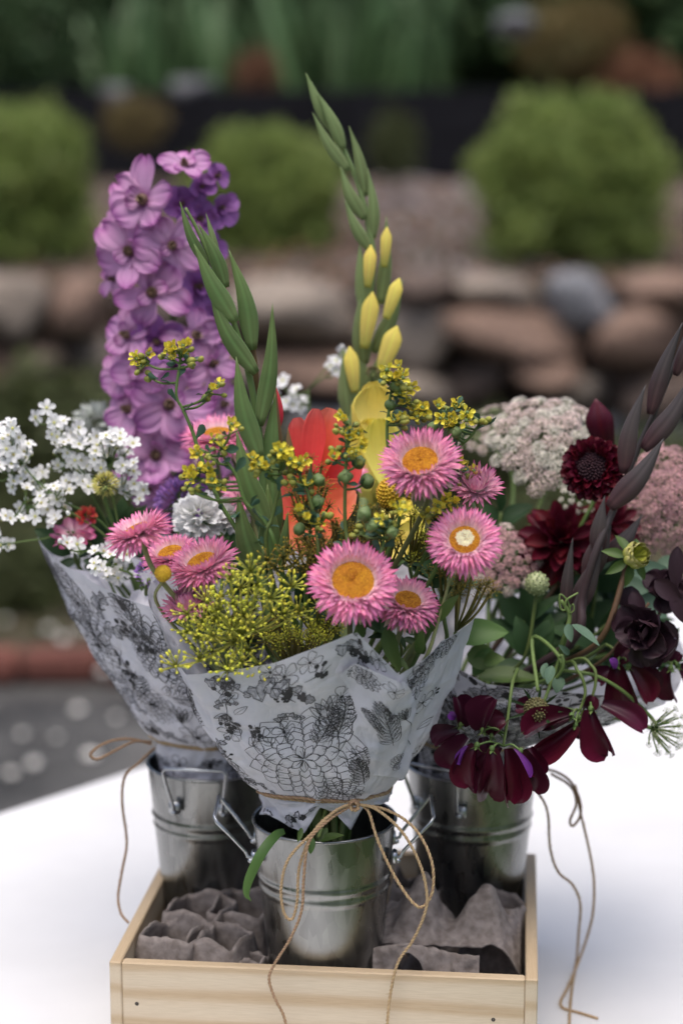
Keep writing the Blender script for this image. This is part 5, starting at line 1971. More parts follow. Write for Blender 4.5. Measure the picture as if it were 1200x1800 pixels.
rue('low yellow rue spray just above the lowest large strawflower', 1.15, [(660, 1000), (672, 960), (676, 930)],
    [(706, 890, 'F'), (668, 912, 'Y'), (688, 916, 'b'), (652, 925, 'P'), (640, 903, 'P'), (690, 935, 'P'), (655, 935, 'P'), (628, 935, 'b')], 8)
rue('low yellow rue spray just above the white-centred strawflower', 1.175, [(770, 990), (772, 940), (776, 910)], [(770, 895, 'f'), (792, 884, 'F'), (756, 905, 'f'), (780, 910, 'P')], 5)


# ---- dill and fennel umbels
def umbellet(seed, nr, mats, blen=.22, sp=1.05):
    r = random.Random(seed)
    g = G()
    for k in range(nr):
        z = 1 - (k + .5) / nr * sp
        a = k * 2.39996 + r.uniform(-.2, .2)
        d = Vector((sqrt(max(0, 1 - z * z)) * cos(a), sqrt(max(0, 1 - z * z)) * sin(a), z + .15)).normalized()
        l = r.uniform(.72, 1.0)
        e = d * l
        g.tube([Vector((0, 0, 0)), e * .6 + Vector((0, 0, .05)), e], [.045, .028, .03], 4, 0)
        g.ball(axisframe(e, d + Vector((0, 0, .5))) @ Matrix.Translation((blen * .35, 0, 0)), blen * .78, blen * .38, blen * .38, 6, 4, 1)
    return g.mesh('umbellet', mats)


DILL = [umbellet(40 + k, 13 + k, [M_DILLRAY, M_DILL], .20, .80) for k in range(4)]
FEN = [umbellet(50 + k, 16, [M_FENRAY, M_FENBUD], .15) for k in range(3)]


def umbel(name, label, cat, bi, O, heads, Y, rp, meshes, raymat, group=None, stemmat=None, out=.5, dz=.02):
    t, b = flower(name, label, cat, bi, group)
    Po = at(O[0], O[1], Y + dz)
    path = add_stem(t, b, bi, Po, Vector((0, -.35, 1)).normalized(), .0022, .0014, stemmat or M_STEM, .03)
    g = G()
    for (px, py) in heads:
        P = at(px, py, Y + U(-.010, .014))
        k = mpp(P)
        d = (P - Po)
        m = Po.lerp(P, .55) + Vector((0, -.1, -.25)) * d.length * .3
        g.tube(cr([Po, m, P], 6), .0008, 6)
        n = (d.normalized() * out + facing(P, U(-.3, .3), U(.2, .9))).normalized()
        part(t, 'umbellet', RNG.choice(meshes), frame(P, n, rp * k * U(.85, 1.15), U(0, 6)))
    part(t, 'rays', g.mesh('rays', [raymat]))


umbel('dill_umbel', 'large yellow-green dill head spilling over the left paper edge of the middle bouquet', 'flower', 0, (425, 1115),
      [(310, 1172), (352, 1160), (400, 1178), (436, 1143), (412, 1130), (375, 1118), (348, 1122), (330, 1080), (357, 1095), (380, 1092), (408, 1108), (446, 1106), (478, 1078), (498, 1082), (525, 1078), (512, 1032), (475, 1052), (447, 1055), (452, 1030), (423, 1034), (440, 1006), (405, 1018), (390, 1048), (408, 1062), (428, 1082), (385, 1075), (365, 1060), (330, 1110), (455, 1170), (372, 1145), (425, 1165)], 1.145, 32, DILL, M_DILLRAY, 'dill and fennel heads', out=.30)
umbel('dill_umbel', 'small brownish dill head in front of the green gladiolus foot', 'flower', 0, (495, 1000), [(470, 985), (498, 982), (518, 990), (485, 1000), (530, 978), (508, 970)], 1.16, 24, FEN, M_FENRAY, 'dill and fennel heads')
fr = random.Random(77)


def scatter(cx, cy, rx, ry, n):
    out = []
    while len(out) < n:
        x, y = fr.uniform(-1, 1), fr.uniform(-1, 1)
        if x * x + y * y < 1:
            out.append((cx + x * rx, cy + y * ry))
    return out


for lab, O, (cx, cy, rx, ry, n), Y in [('bronze fennel head above the lowest large strawflower', (590, 1010), (585, 950, 62, 34, 26), 1.18),
                                       ('bronze fennel head in front of the coral bloom', (545, 930), (540, 860, 45, 60, 22), 1.20),
                                       ('bronze fennel head low under the coral bloom', (540, 1010), (545, 970, 50, 28, 18), 1.165),
                                       ('bronze fennel head between billy button and lowest large strawflower', (680, 1000), (655, 930, 60, 50, 24), 1.20),
                                       ('bronze fennel head behind the yellow gladiolus petals', (720, 990), (735, 950, 46, 50, 20), 1.225),
                                       ('yellow fennel head low in the shade just above the paper peak', (520, 1180), (520, 1125, 60, 26, 26), 1.175),
                                       ('yellow fennel head in the shade under the lowest large strawflower', (560, 1120), (560, 1090, 44, 30, 16), 1.185),
                                       ('fine fennel head in front of the right paper tip', (800, 1110), (835, 1035, 36, 30, 13), 1.185),
                                       ('fine fennel head right of the brown-disc strawflower', (780, 1080), (790, 1010, 40, 36, 12), 1.195),
                                       ('fine fennel head at the left behind the dill', (400, 1120), (440, 1100, 60, 40, 20), 1.19)]:
    umbel('fennel_umbel', lab, 'flower', 0, O, scatter(cx, cy, rx, ry, n), Y, 15, FEN if 'yellow' not in lab else DILL, M_FENRAY, 'dill and fennel heads', out=.5)


# ---- lace flowers
def lacelet(seed, mat, n=34):
    r = random.Random(seed)
    g = G()
    for k in range(n):
        q = sqrt((k + .5) / n)
        a = k * 2.39996
        p = Vector((q * cos(a), q * sin(a), .42 * (1 - q * q) + r.uniform(-.06, .06)))
        nn = (p * .5 + Vector((0, 0, .8)) + Vector((r.uniform(-.4, .4), r.uniform(-.4, .4), 0))).normalized()
        F = frame(p, nn, r.uniform(.17, .24), r.uniform(0, 6))
        rd = r.random()
        for j in range(5):
            g.petal(F @ Matrix.Rotation(j * 2 * pi / 5, 4, 'Z') @ Matrix.Rotation(-.3, 4, 'Y'), 1, .75, 'fan', .3, .3, rnd=rd, nl=2, nw=1)
        g.tube([Vector((0, 0, -.7)), p], .02, 3, 1, cap=False)
    return g.mesh('umbellet', [mat, M_STEM])


LP = [lacelet(1, M_LACEP), lacelet(2, M_LACEP)]
LW = [lacelet(3, M_LACEW), lacelet(4, M_LACEW)]
LD = [lacelet(5, M_LACED), lacelet(6, M_LACED)]
LG = [lacelet(7, M_LACEG, 20)]


def lace(label, bi, px, py, rpx, Y, ax, ay, sets, n=46, dome=.45, edge=None, roll=0, sx=1., group='lace flower domes'):
    P = at(px, py, Y)
    R = rpx * mpp(P)
    nv_ = facing(P, ax, ay)
    t, b = flower('lace_flower', label, 'flower', bi, group)
    M = frame(P, nv_, R, roll) @ Matrix.Diagonal((sx, 1, 1, 1))
    O = P - nv_ * R * .75
    add_stem(t, b, bi, O, nv_, .002, .0016, M_STEM, .04)
    g = G()
    for k in range(n):
        q = sqrt((k + .5) / n)
        a = k * 2.39996
        l = Vector((q * cos(a), q * sin(a), dome * (1 - q ** 2.4)))
        p = M @ l
        nn = (M.to_3x3() @ Vector((l.x * .7, l.y * .7, 1 - .3 * q))).normalized()
        ms = edge if (edge and q > .86 and fr.random() < .7) else sets
        part(t, 'umbellet', fr.choice(ms), frame(p + nn * U(-.05, .05) * R, nn, R * .155 * U(.75, 1.2), U(0, 6)))
        g.tube(cr([O, O.lerp(p, .5) - nv_ * R * .06, p - nn * R * .1], 4), .0006, 5)
    for k in range(9):
        g.petal(axisframe(O, (M.to_3x3() @ Vector((cos(k * .7), sin(k * .7), .1))).normalized(), R * .5), 1, .06, 'lance', .3, .3, nl=3)
    part(t, 'rays', g.mesh('rays', [M_STEM]))


lace('pink and white lace flower dome left of the maroon scabious', 2, 962, 780, 102, 1.40, .05, .65, LP + LW, 52, .40, LW)
lace('dusky pink lace flower dome cut by the right edge of the view', 2, 1172, 880, 100, 1.38, -.2, .25, LD, 64, .4)
lace('dusky pink lace flower dome behind the white-centred strawflower', 2, 884, 985, 68, 1.345, .2, .5, LD, 42, .4, LP)
lace('greenish lace flower seen from below, left of the pink dome', 2, 850, 755, 60, 1.45, -.7, 1.3, LG + LP, 34, .3)
lace('small white lace flower tuft just under the maroon scabious', 2, 1010, 890, 34, 1.36, .1, .2, LW, 16, .4)
lace('greenish white lace flower nodding far out at the lower right', 2, 1170, 1287, 46, 1.26, .9, -.25, LG, 26, .45)


# ---- small white blossom sprays
WB = []
for k in range(4):
    g = G()
    for q in range(5):
        M = Matrix.Rotation(2 * pi * q / 5 + U(-.1, .1), 4, 'Z') @ Matrix.Translation((.1, 0, 0)) @ Matrix.Rotation(-.1 - .12 * k, 4, 'Y')
        g.petal(M, .95, .74, 'round', .25, -.2, .04, nl=4, nw=2, m=0)
    g.ball(Matrix.Translation((0, 0, .06)), .16, .16, .14, 7, 5, 1)
    WB.append(g.mesh('blossom', [M_WHITE, M_CREAMC]))
g = G()
g.ball(I4, .45, .45, .6, 7, 5, 0)
g.ball(Matrix.Translation((0, 0, -.45)), .32, .32, .35, 7, 5, 1)
WBUD = g.mesh('bud', [M_WHITE, M_RUEBUD])


def whitespray(label, Y, main, els, nb=4, size=14.0, bi=1):
    """els: (px, py, rx, ry, count)"""
    t, b = flower('white_spray', label, 'flower spray', bi, 'white blossom sprays')
    mp_ = [at(q[0], q[1], Y) for q in main]
    T_ = tie_pt(bi)
    path = cr([b, T_, T_.lerp(mp_[0], .6)] + mp_, 7)
    g = G()
    g.tube(path, [.0016 - .001 * i / (len(path) - 1) for i in range(len(path))], 6)
    part(t, 'stem', g.mesh('stem', [M_STEM]))
    top = path[21:]
    tw = G()
    for (cx, cy, rx, ry, n) in els:
        hub = min(top, key=lambda p: (p - at(cx, cy, Y)).length)
        c2 = hub.lerp(at(cx, cy + ry * .5, Y), .6)
        tw.tube([hub, c2], .0006, 5)
        for j, (px, py) in enumerate(scatter(cx, cy, rx * 1.12, ry * 1.12, n + max(1, n // 3))):
            P = at(px, py, Y + U(-.02, .02))
            k = mpp(P)
            if j < n:
                nn = facing(P, U(-1.1, 1.1), U(-.4, 1.7))
                part(t, 'blossom', fr.choice(WB), frame(P, nn, size * k * U(.85, 1.15), U(0, 6)))
            else:
                nn = (Vector((0, 0, 1)) + RGT * U(-.6, .6)).normalized()
                part(t, 'bud', WBUD, frame(P, nn, 9 * k))
            tw.tube(cr([c2, c2.lerp(P, .6) - Vector((0, 0, .004)), P - nn * .001], 3), .0005, 4)
    part(t, 'twigs', tw.mesh('twigs', [M_STEM]))


whitespray('white blossom spray furthest left, cut by the edge of the view', 1.33, [(190, 930), (110, 880), (60, 840), (30, 800)], [(18, 775, 26, 36, 14), (15, 830, 24, 25, 7), (40, 800, 14, 40, 6)])
whitespray('white blossom spray standing highest at the left, with pointed buds', 1.34, [(200, 940), (150, 850), (115, 790), (95, 740)], [(90, 735, 26, 18, 5), (105, 775, 26, 24, 8), (150, 775, 36, 22, 11), (120, 810, 34, 22, 9)])
whitespray('dense white blossom spray directly left of the delphinium foot', 1.33, [(220, 960), (200, 880), (190, 820), (195, 780)], [(190, 800, 48, 36, 22), (150, 830, 34, 28, 12), (225, 850, 26, 40, 13), (205, 770, 34, 14, 6)])
whitespray('white blossom spray hanging left, below the largest white cluster', 1.325, [(200, 960), (140, 910), (80, 880), (45, 880)], [(95, 848, 34, 22, 9), (45, 885, 30, 26, 9), (100, 905, 20, 14, 4), (22, 912, 20, 10, 3), (110, 870, 24, 20, 6)])
whitespray('white blossom spray spilling over the left paper rim', 1.29, [(240, 1020), (210, 1000), (195, 975)], [(185, 985, 34, 28, 12), (122, 958, 18, 12, 3), (212, 1003, 20, 16, 6), (225, 965, 24, 20, 7)])
whitespray('single white blossom twig at the far left below the others', 1.325, [(150, 945), (70, 948), (20, 955)], [(5, 945, 14, 20, 4)])
whitespray('tiny pale blossom twig far back between green and yellow gladiolus', 1.48, [(545, 830), (543, 720), (542, 684)], [(500, 690, 18, 20, 5), (520, 700, 14, 16, 3), (590, 640, 12, 14, 3), (602, 610, 6, 8, 1), (500, 715, 16, 8, 3)], size=13)
g = G()


# ---- dusty leaf, statice, white mum, pink zinnia-like disc on the left
def massed(name, label, cat, bi, px, py, rpx, Y, mat, n, prof, L, W, ax=0., ay=.6, curl=.4, flat=1., group=None, part_name='petals', cup=.3, ruf=.05, nl=4):
    P = at(px, py, Y)
    R = rpx * mpp(P)
    nn = facing(P, ax, ay)
    t, b = flower(name, label, cat, bi, group)
    add_stem(t, b, bi, P - nn * R * .4, nn, .002, .0015, M_STEM, .03)
    g = G()
    for k in range(n):
        z = 1 - (k + .5) / n * 1.15
        a = k * 2.39996
        d = Vector((sqrt(max(0, 1 - z * z)) * cos(a), sqrt(max(0, 1 - z * z)) * sin(a), z * flat))
        g.petal(axisframe(d * (1 - L) * .9, d, 1, a + U(-1, 1)), L * U(.85, 1.15), W, prof, cup, U(-curl, curl), ruf, nl=nl, nw=2)
    part(t, part_name, g.mesh(part_name, [mat]), frame(P, nn, R), 'stuff')


massed('dusty_miller', 'grey-white felted leaf tuft behind the white blossoms, left of the delphinium', 'foliage', 1, 168, 742, 44, 1.47, M_DUSTY, 60, 'leaf', .6, .22, -.2, .6)
massed('statice', 'purple statice head at the foot of the delphinium', 'flower', 1, 318, 885, 52, 1.36, M_STATICE, 170, 'fan', .22, .14, 0, .5)
massed('white_mum', 'creamy white ruffled flower behind the left strawflowers', 'flower', 0, 352, 912, 52, 1.30, M_WHITE, 150, 'fan', .55, .36, -.1, .5, .7)
massed('white_mum', 'second white ruffled flower between gladiolus foot and delphinium', 'flower', 0, 405, 905, 38, 1.31, M_WHITE, 120, 'fan', .55, .36, .2, .5, .5)
massed('cream_bud_head', 'round greenish cream bud head among the white blossoms', 'flower', 1, 186, 852, 28, 1.30, M_CREAMC, 110, 'lance', .4, .12, 0, .4)
massed('pink_flower', 'flat magenta pink flower at the left paper rim', 'flower', 1, 130, 940, 42, 1.325, M_BRACT, 40, 'round', .7, .4, -.3, 1.2, .3, .4)
massed('red_flower', 'small red and purple flower under the white blossoms', 'flower', 1, 152, 908, 22, 1.33, M_CORAL, 26, 'round', .6, .5, 0, .6)
massed('statice', 'dark violet statice tuft at the left paper rim below the white blossoms', 'flower', 1, 262, 1010, 30, 1.27, M_STATICE, 80, 'fan', .24, .16, 0, .7)
massed('dark_seed_head', 'dark brown seed head on top of the open yellow gladiolus', 'flower', 0, 655, 656, 15, 1.385, M_SEEDB, 80, 'lance', .4, .2, 0, .7)

# ------------------------------------------------------------------ right bouquet: maroon flowers
# scabious
P = at(1042, 826, 1.305)
k = mpp(P)
R = 60 * k
n = facing(P, -.15, .25)
t, b = flower('scabious', 'dark maroon scabious bloom with frilled edge in front of the lace flower', 'flower', 2)
add_stem(t, b, 2, P - n * R * .3, n, .0018, .0014, M_STEM, .04)
M = frame(P, n, R)
g = G()
N = 120
for q in range(N):
    r = sqrt((q + .5) / N) * .50
    a = q * 2.39996
    p = Vector((r * cos(a), r * sin(a), .42 * (1 - (r / .55) ** 2) + .10))
    g.ball(frame(p, p + Vector((0, 0, .2)), 1), .045, .045, .075 * U(.8, 1.3), 6, 4)
g.ball(Matrix.Translation((0, 0, .08)), .5, .5, .40, 16, 8)
part(t, 'centre', g.mesh('centre', [M_SCABC]), M)
SF = []
for s in range(3):
    g = G()
    for q in range(3):
        g.petal(Matrix.Rotation(-.3 + .2 * U(-1, 1), 4, 'Y') @ Matrix.Rotation((q - 1) * .75, 4, 'Z'), .42, .26, 'fan', .5, -.5, .16, nl=4, nw=2)
    for q in range(3):
        g.petal(Matrix.Translation((.1, 0, .06)) @ Matrix.Rotation(-.9, 4, 'Y') @ Matrix.Rotation((q - 1) * .8, 4, 'Z'), .24, .18, 'fan', .5, -.6, .18, nl=3, nw=2)
    SF.append(g.mesh('floret', [M_SCAB]))
for ring, (cnt, r0, z0, el) in enumerate([(13, .50, .04, .0), (14, .52, .16, .35), (12, .42, .26, .75), (12, .42, -.06, -.3)]):
    for q in range(cnt):
        a = 2 * pi * (q + .5 * (ring % 2)) / cnt + U(-.1, .1)
        part(t, 'floret', RNG.choice(SF), M @ Matrix.Rotation(a, 4, 'Z') @ Matrix.Translation((r0, 0, z0)) @ Matrix.Rotation(-el + U(-.2, .2), 4, 'Y') @ Matrix.Rotation(U(-.3, .3), 4, 'X') @ Matrix.Diagonal((1.15, 1.15, 1.15, 1)))

# dark dahlia
BP = []
for s in range(3):
    g = G()
    g.petal(I4, 1, .36 + .05 * s, 'spoon', .7, .35 - .3 * s, .04, nl=7, nw=2)
    BP.append(g.mesh('petal', [M_BURG]))
P = at(985, 955, 1.35)
k = mpp(P)
t, b = flower('dahlia', 'deep burgundy dahlia with narrow petals in the shade under the lace flowers', 'flower', 2)
n = facing(P, .1, .5)
add_stem(t, b, 2, P - n * .01, n, .0024, .002, M_STEM_DARK, .03)
M = frame(P, n, 76 * k)
for ring, (cnt, el, L) in enumerate([(13, -.15, 1), (12, .2, .95), (11, .55, .85), (9, .9, .7), (6, 1.25, .5)]):
    for q in range(cnt):
        a = 2 * pi * (q + .5 * (ring % 2)) / cnt + U(-.1, .1)
        part(t, 'petal', RNG.choice(BP), M @ Matrix.Rotation(a, 4, 'Z') @ Matrix.Translation((.05, 0, .04 * ring)) @ Matrix.Rotation(-el + U(-.15, .15), 4, 'Y') @ Matrix.Diagonal((L, L, L, 1)))
t, b = flower('dahlia', 'second burgundy dahlia, mostly hidden, above the yellow-green bud', 'flower', 2)
P = at(1072, 925, 1.36)
n = facing(P, .5, .5)
add_stem(t, b, 2, P - n * .01, n, .0024, .002, M_STEM_DARK, .03)
M = frame(P, n, 60 * k)
for ring, (cnt, el, L) in enumerate([(11, -.1, 1), (10, .4, .9), (7, .9, .7)]):
    for q in range(cnt):
        part(t, 'petal', RNG.choice(BP), M @ Matrix.Rotation(2 * pi * (q + .5 * (ring % 2)) / cnt, 4, 'Z') @ Matrix.Rotation(-el + U(-.15, .15), 4, 'Y') @ Matrix.Diagonal((L, L, L, 1)))

# green drumstick seed head
P = at(943, 1026, 1.285)
k = mpp(P)
n = facing(P, 0, 1.1)
t, b = flower('seed_head', 'round pale green seed head on a thin stem in the right bouquet', 'seed head', 2)
add_stem(t, b, 2, P - n * 22 * k, Vector((.15, -.1, 1)).normalized(), .0016, .0013, M_STEM, .05)
g = G()
g.ball(I4, .82, .82, .82, 14, 9)
for q in range(70):
    z = 1 - 2 * (q + .5) / 70
    a = q * 2.39996
    d = Vector((sqrt(1 - z * z) * cos(a), sqrt(1 - z * z) * sin(a), z))
    F = frame(d * .78, d, .2, U(0, 6))
    for j in range(5):
        g.petal(F @ Matrix.Rotation(j * 1.257, 4, 'Z') @ Matrix.Rotation(-.75, 4, 'Y'), 1, .7, 'lance', .4, .2, nl=2)
part(t, 'head', g.mesh('head', [M_SEED]), frame(P, n, 24 * k))

# brown seed head among the sweet peas
P = at(942, 1248, 1.235)
k = mpp(P)
n = facing(P, -.1, -.1)
t, b = flower('seed_head', 'brownish scabious seed head with thin green bracts above the sweet peas', 'seed head', 2)
add_stem(t, b, 2, P + Vector((.002, .01, .01)), (n + Vector((.2, 0, -.9))).normalized(), .0016, .0014, M_STEM, .05, [at(940, 1300, 1.33), at(960, 1195, 1.27), at(985, 1160, 1.25)][1:])
g = G()
g.ball(Matrix.Diagonal((1, 1, .7, 1)), .85, .85, .85, 14, 8)
for q in range(90):
    z = 1 - 1.3 * (q + .5) / 90
    a = q * 2.39996
    d = Vector((sqrt(max(0, 1 - z * z)) * cos(a), sqrt(max(0, 1 - z * z)) * sin(a), z * .7))
    g.ball(frame(d * .85, d, 1), .09, .09, .13, 5, 4)
part(t, 'head', g.mesh('head', [M_SEEDB]), frame(P, n, 24 * k))
g = G()
for q in range(9):
    g.petal(Matrix.Rotation(q * .7, 4, 'Z') @ Matrix.Translation((.6, 0, -.2)) @ Matrix.Rotation(U(-.5, .2), 4, 'Y'), U(1.2, 2.3), .22, 'lance', .4, U(.2, .7), nl=5)
part(t, 'bracts', g.mesh('bracts', [M_LEAF_DK]), frame(P, n, 24 * k))

# dahlia bud
P = at(1114, 978, 1.265)
k = mpp(P)
n = facing(P, .5, .25)
t, b = flower('dahlia_bud', 'closed yellow-green dahlia bud with pointed sepals on a brown stem', 'flower bud', 2)
add_stem(t, b, 2, P - n * 20 * k, (RGT * .35 + UPV).normalized(), .0024, .0022, M_STEM_DARK, .06)
M = frame(P, n, 31 * k)
PB = []
g = G()
g.petal(Matrix.Rotation(-.12, 4, 'Y'), 1.5, 1.0, 'round', .8, 1.7, .02, nl=8, nw=3)
PB = g.mesh('petal', [M_DBUD])
for ring in range(3):
    for q in range(7):
        part(t, 'petal', PB, M @ Matrix.Rotation(2 * pi * (q + .37 * ring) / 7, 4, 'Z') @ Matrix.Translation((.12, 0, -.55 + .16 * ring)) @ Matrix.Diagonal((1 - .16 * ring, 1 - .16 * ring, 1 - .05 * ring, 1)))
g = G()
g.petal(Matrix.Rotation(.1, 4, 'Y'), 1.4, .62, 'lance', .4, -.6, .0, nl=5, nw=2)
SEP = g.mesh('sepal', [M_LEAF])
for q in range(7):
    part(t, 'sepal', SEP, M @ Matrix.Rotation(2 * pi * q / 7, 4, 'Z') @ Matrix.Translation((.35, 0, -.5)))

# crumpled chocolate flower
g = G()
CH = []
for s_ in range(3):
    g = G()
    g.petal(Matrix.Rotation(-.25, 4, 'Y'), 1.0, 1.05, 'round', .5, .5 - .5 * s_, .09, nl=9, nw=6, rf=1.2)
    CH.append(g.mesh('petal', [M_CHOC]))
for (px, py, r_, Y, ax, ay, lab) in [(1135, 1112, 66, 1.255, -.3, -.1, 'large crumpled chocolate purple bloom above the right sweet peas'), (1165, 1040, 46, 1.29, .2, .5, 'smaller chocolate purple bloom next to the blue-green leaves at the right edge')]:
    P = at(px, py, Y)
    k = mpp(P)
    n = facing(P, ax, ay)
    t, b = flower('chocolate_flower', lab, 'flower', 2, 'chocolate coloured blooms')
    add_stem(t, b, 2, P - n * .012, n, .0018, .0015, M_STEM_DARK, .04)
    M = frame(P, n, r_ * k)
    for q in range(11):
        part(t, 'petal', CH[q % 3], M @ Matrix.Rotation(q * 2.4, 4, 'Z') @ Matrix.Rotation(-.12 * q + .2 + U(-.1, .1), 4, 'Y') @ Matrix.Rotation(U(-.3, .3), 4, 'X') @ Matrix.Diagonal((1 - .035 * q, 1 - .035 * q, 1, 1)))

# ---- leaves on stems
LEAVES = {}
for nm, mat in (('g', M_LEAF), ('d', M_LEAF_DK), ('b', M_LEAF_BLUE), ('c', M_CHOC)):
    LEAVES[nm] = []
    for s in range(3):
        g = G()
        w = [.34, .5, .72][s]
        g.petal(I4, 1, w, 'leaf', .28, -.35 - .2 * s, .03 if nm != 'c' else .06, nl=9, nw=3)
        LEAVES[nm].append(g.mesh('leaf', [mat]))


def sprig(label, bi, main, Y, leaves, mat='d', stemmat=None, name='leafy_sprig', group=None, r=.0015):
    """leaves: (px, py of leaf base, px, py of tip, shape, dY)"""
    t, b = flower(name, label, 'foliage', bi, group)
    mp_ = [at(q[0], q[1], q[2] if len(q) > 2 else Y) for q in main]
    T_ = tie_pt(bi)
    path = cr([b, T_, T_.lerp(mp_[0], .6)] + mp_, 6)
    g = G()
    g.tube(path, [r * (1.3 - .6 * i / (len(path) - 1)) for i in range(len(path))], 7)
    part(t, 'stem', g.mesh('stem', [stemmat or M_STEM]))
    for (ax, ay, bx_, by_, s, dY) in leaves:
        A_, B_ = at(ax, ay, Y + dY), at(bx_, by_, Y + dY - .008)
        L = (B_ - A_).length
        d = (B_ - A_).normalized()
        nrm_ = facing(A_, U(-.4, .4), U(.3, 1))
        y = nrm_.cross(d).normalized()
        z = d.cross(y)
        M = Matrix((d, y, z)).transposed().to_4x4()
        M = Matrix.Translation(A_) @ M @ Matrix.Rotation(U(-.3, .3), 4, 'X') @ Matrix.Diagonal((L, L, L, 1))
        part(t, 'leaf', LEAVES[mat][s], M)
    return t


sprig('large chocolate purple leaves at the right edge of the right bouquet', 2, [(1060, 1160), (1100, 1110), (1140, 1060)], 1.27, [(1150, 1090, 1150, 1180, 1, .01), (1120, 1070, 1090, 1130, 2, 0), (1150, 1020, 1200, 1060, 1, 0), (1110, 1040, 1130, 1090, 1, -.01), (1180, 1040, 1215, 1100, 1, .0), (1110, 1030, 1100, 1080, 2, .005), (1170, 1090, 1180, 1170, 1, .01), (1190, 960, 1185, 1040, 0, .0)], 'c', M_STEM_DARK)
sprig('blue-green leaves behind the yellow-green dahlia bud', 2, [(1040, 1120), (1100, 1060), (1140, 1010)], 1.33, [(1100, 1010, 1190, 1005, 1, 0), (1090, 1030, 1140, 1030, 2, -.01), (1110, 1050, 1180, 1080, 1, 0), (1080, 1060, 1120, 1100, 2, 0), (1150, 1000, 1210, 990, 2, .02), (1050, 1000, 1075, 960, 1, .02)], 'b')
sprig('green leaf with curled tip pointing right beside the front paper tip', 2, [(800, 1170), (800, 1130)], 1.28, [(795, 1120, 892, 1098, 1, -.01), (820, 1150, 880, 1160, 2, 0), (850, 1165, 880, 1150, 2, -.01), (840, 1190, 950, 1180, 0, .01), (860, 1140, 830, 1190, 1, .0)], 'g')
sprig('blue-green pea leaves and pods in the middle of the right bouquet', 2, [(985, 1180, 1.28), (985, 1150, 1.26), (995, 1110, 1.25), (1000, 1080, 1.25), (985, 1055, 1.25)], 1.25, [(998, 1096, 1000, 1128, 1, -.006), (1004, 1098, 1058, 1128, 0, -.008), (970, 1170, 960, 1200, 1, -.01), (985, 1190, 975, 1215, 2, 0), (960, 1165, 950, 1190, 1, 0), (1000, 1150, 985, 1135, 0, 0)], 'b', r=.002)
sprig('dark green leaves deep inside the right bouquet', 2, [(930, 1180), (920, 1100), (930, 1050)], 1.34, [(930, 1150, 880, 1080, 1, 0), (920, 1130, 990, 1070, 1, 0), (920, 1100, 880, 1040, 1, 0), (930, 1090, 980, 1040, 0, 0), (925, 1170, 860, 1180, 1, -.02), (930, 1180, 1020, 1190, 1, -.02), (935, 1150, 1040, 1130, 1, .0), (930, 1100, 925, 1010, 0, .0), (930, 1050, 900, 980, 1, .01)], 'd')
sprig('dark green leaves on the far side of the right bouquet', 2, [(1020, 1150), (1040, 1080), (1050, 1000)], 1.38, [(1020, 1130, 960, 1080, 1, 0), (1030, 1100, 1090, 1050, 1, 0), (1040, 1080, 1000, 1000, 1, 0), (1050, 1040, 1100, 980, 1, 0), (1050, 1000, 1020, 930, 1, 0), (1040, 1010, 1100, 930, 1, 0), (1020, 1150, 1110, 1170, 2, -.03)], 'd')
sprig('dark green leaves beneath the pink lace flower', 2, [(880, 1100), (870, 1000), (880, 900)], 1.40, [(870, 1000, 830, 950, 1, 0), (870, 980, 930, 940, 1, 0), (880, 930, 840, 880, 1, 0), (880, 920, 930, 880, 1, 0), (880, 900, 880, 850, 0, 0), (880, 1050, 820, 1030, 1, 0), (880, 1040, 940, 1010, 1, 0)], 'd')
for i, (bi, lab, cx, cy, Y) in enumerate([(0, 'dark green leaves deep in the middle bouquet below the coral bloom', 530, 1060, 1.235), (0, 'dark green leaves in the middle bouquet behind the dill', 400, 1090, 1.225), (0, 'dark green leaves in the middle bouquet behind the lower strawflowers', 700, 1090, 1.235), (0, 'dark green leaves in the middle bouquet behind the yellow rue', 640, 990, 1.28), (0, 'dark green leaves in the middle bouquet behind the white-centred strawflower', 770, 1000, 1.29), (0, 'dark green leaves in the middle bouquet behind the left strawflowers', 390, 1000, 1.27), (0, 'dark green leaves in the middle bouquet around the gladiolus foot', 470, 1010, 1.26), (0, 'dark green leaves at the back of the middle bouquet', 600, 930, 1.30),
                                          (2, 'dark green leaves low in the right bouquet under the seed head', 930, 1150, 1.31), (2, 'dark green leaves in the right bouquet below the yellow-green bud', 1050, 1120, 1.33), (2, 'dark green leaves at the right rim of the right bouquet', 1140, 1150, 1.34), (2, 'dark green leaves at the back of the right bouquet', 980, 1050, 1.40), (2, 'dark green leaves at the back right of the right bouquet', 1110, 1070, 1.39),
                                          (1, 'dark green leaves in the left bouquet under the white blossoms', 200, 950, 1.36), (1, 'dark green leaves in the left bouquet at the delphinium foot', 300, 960, 1.38), (1, 'dark green leaves at the left rim of the left bouquet', 140, 960, 1.37), (1, 'dark green leaves between left and middle bouquet', 400, 950, 1.37)]):
    lv = []
    for q in range(15):
        a = fr.uniform(0, 2 * pi)
        r0, r1 = fr.uniform(0, 35), fr.uniform(55, 95)
        lv.append((cx + r0 * cos(a), cy + 20 + r0 * sin(a) * .6, cx + r1 * cos(a), cy - 10 + r1 * sin(a) * .7, fr.choice([0, 0, 1]), fr.uniform(-.02, .02)))
    sprig(lab, bi, [(cx, cy + 70), (cx, cy + 30), (cx, cy)], Y, lv, 'd', group='leafy filler sprigs')
sprig('bright green lance leaf hanging in the notch of the front paper', 0, [(690, 1130), (683, 1110)], 1.165, [(678, 1102, 698, 1186, 0, -.008), (640, 1120, 628, 1090, 0, -.01), (690, 1150, 720, 1175, 0, .0), (735, 1150, 740, 1110, 0, -.005)], 'g')
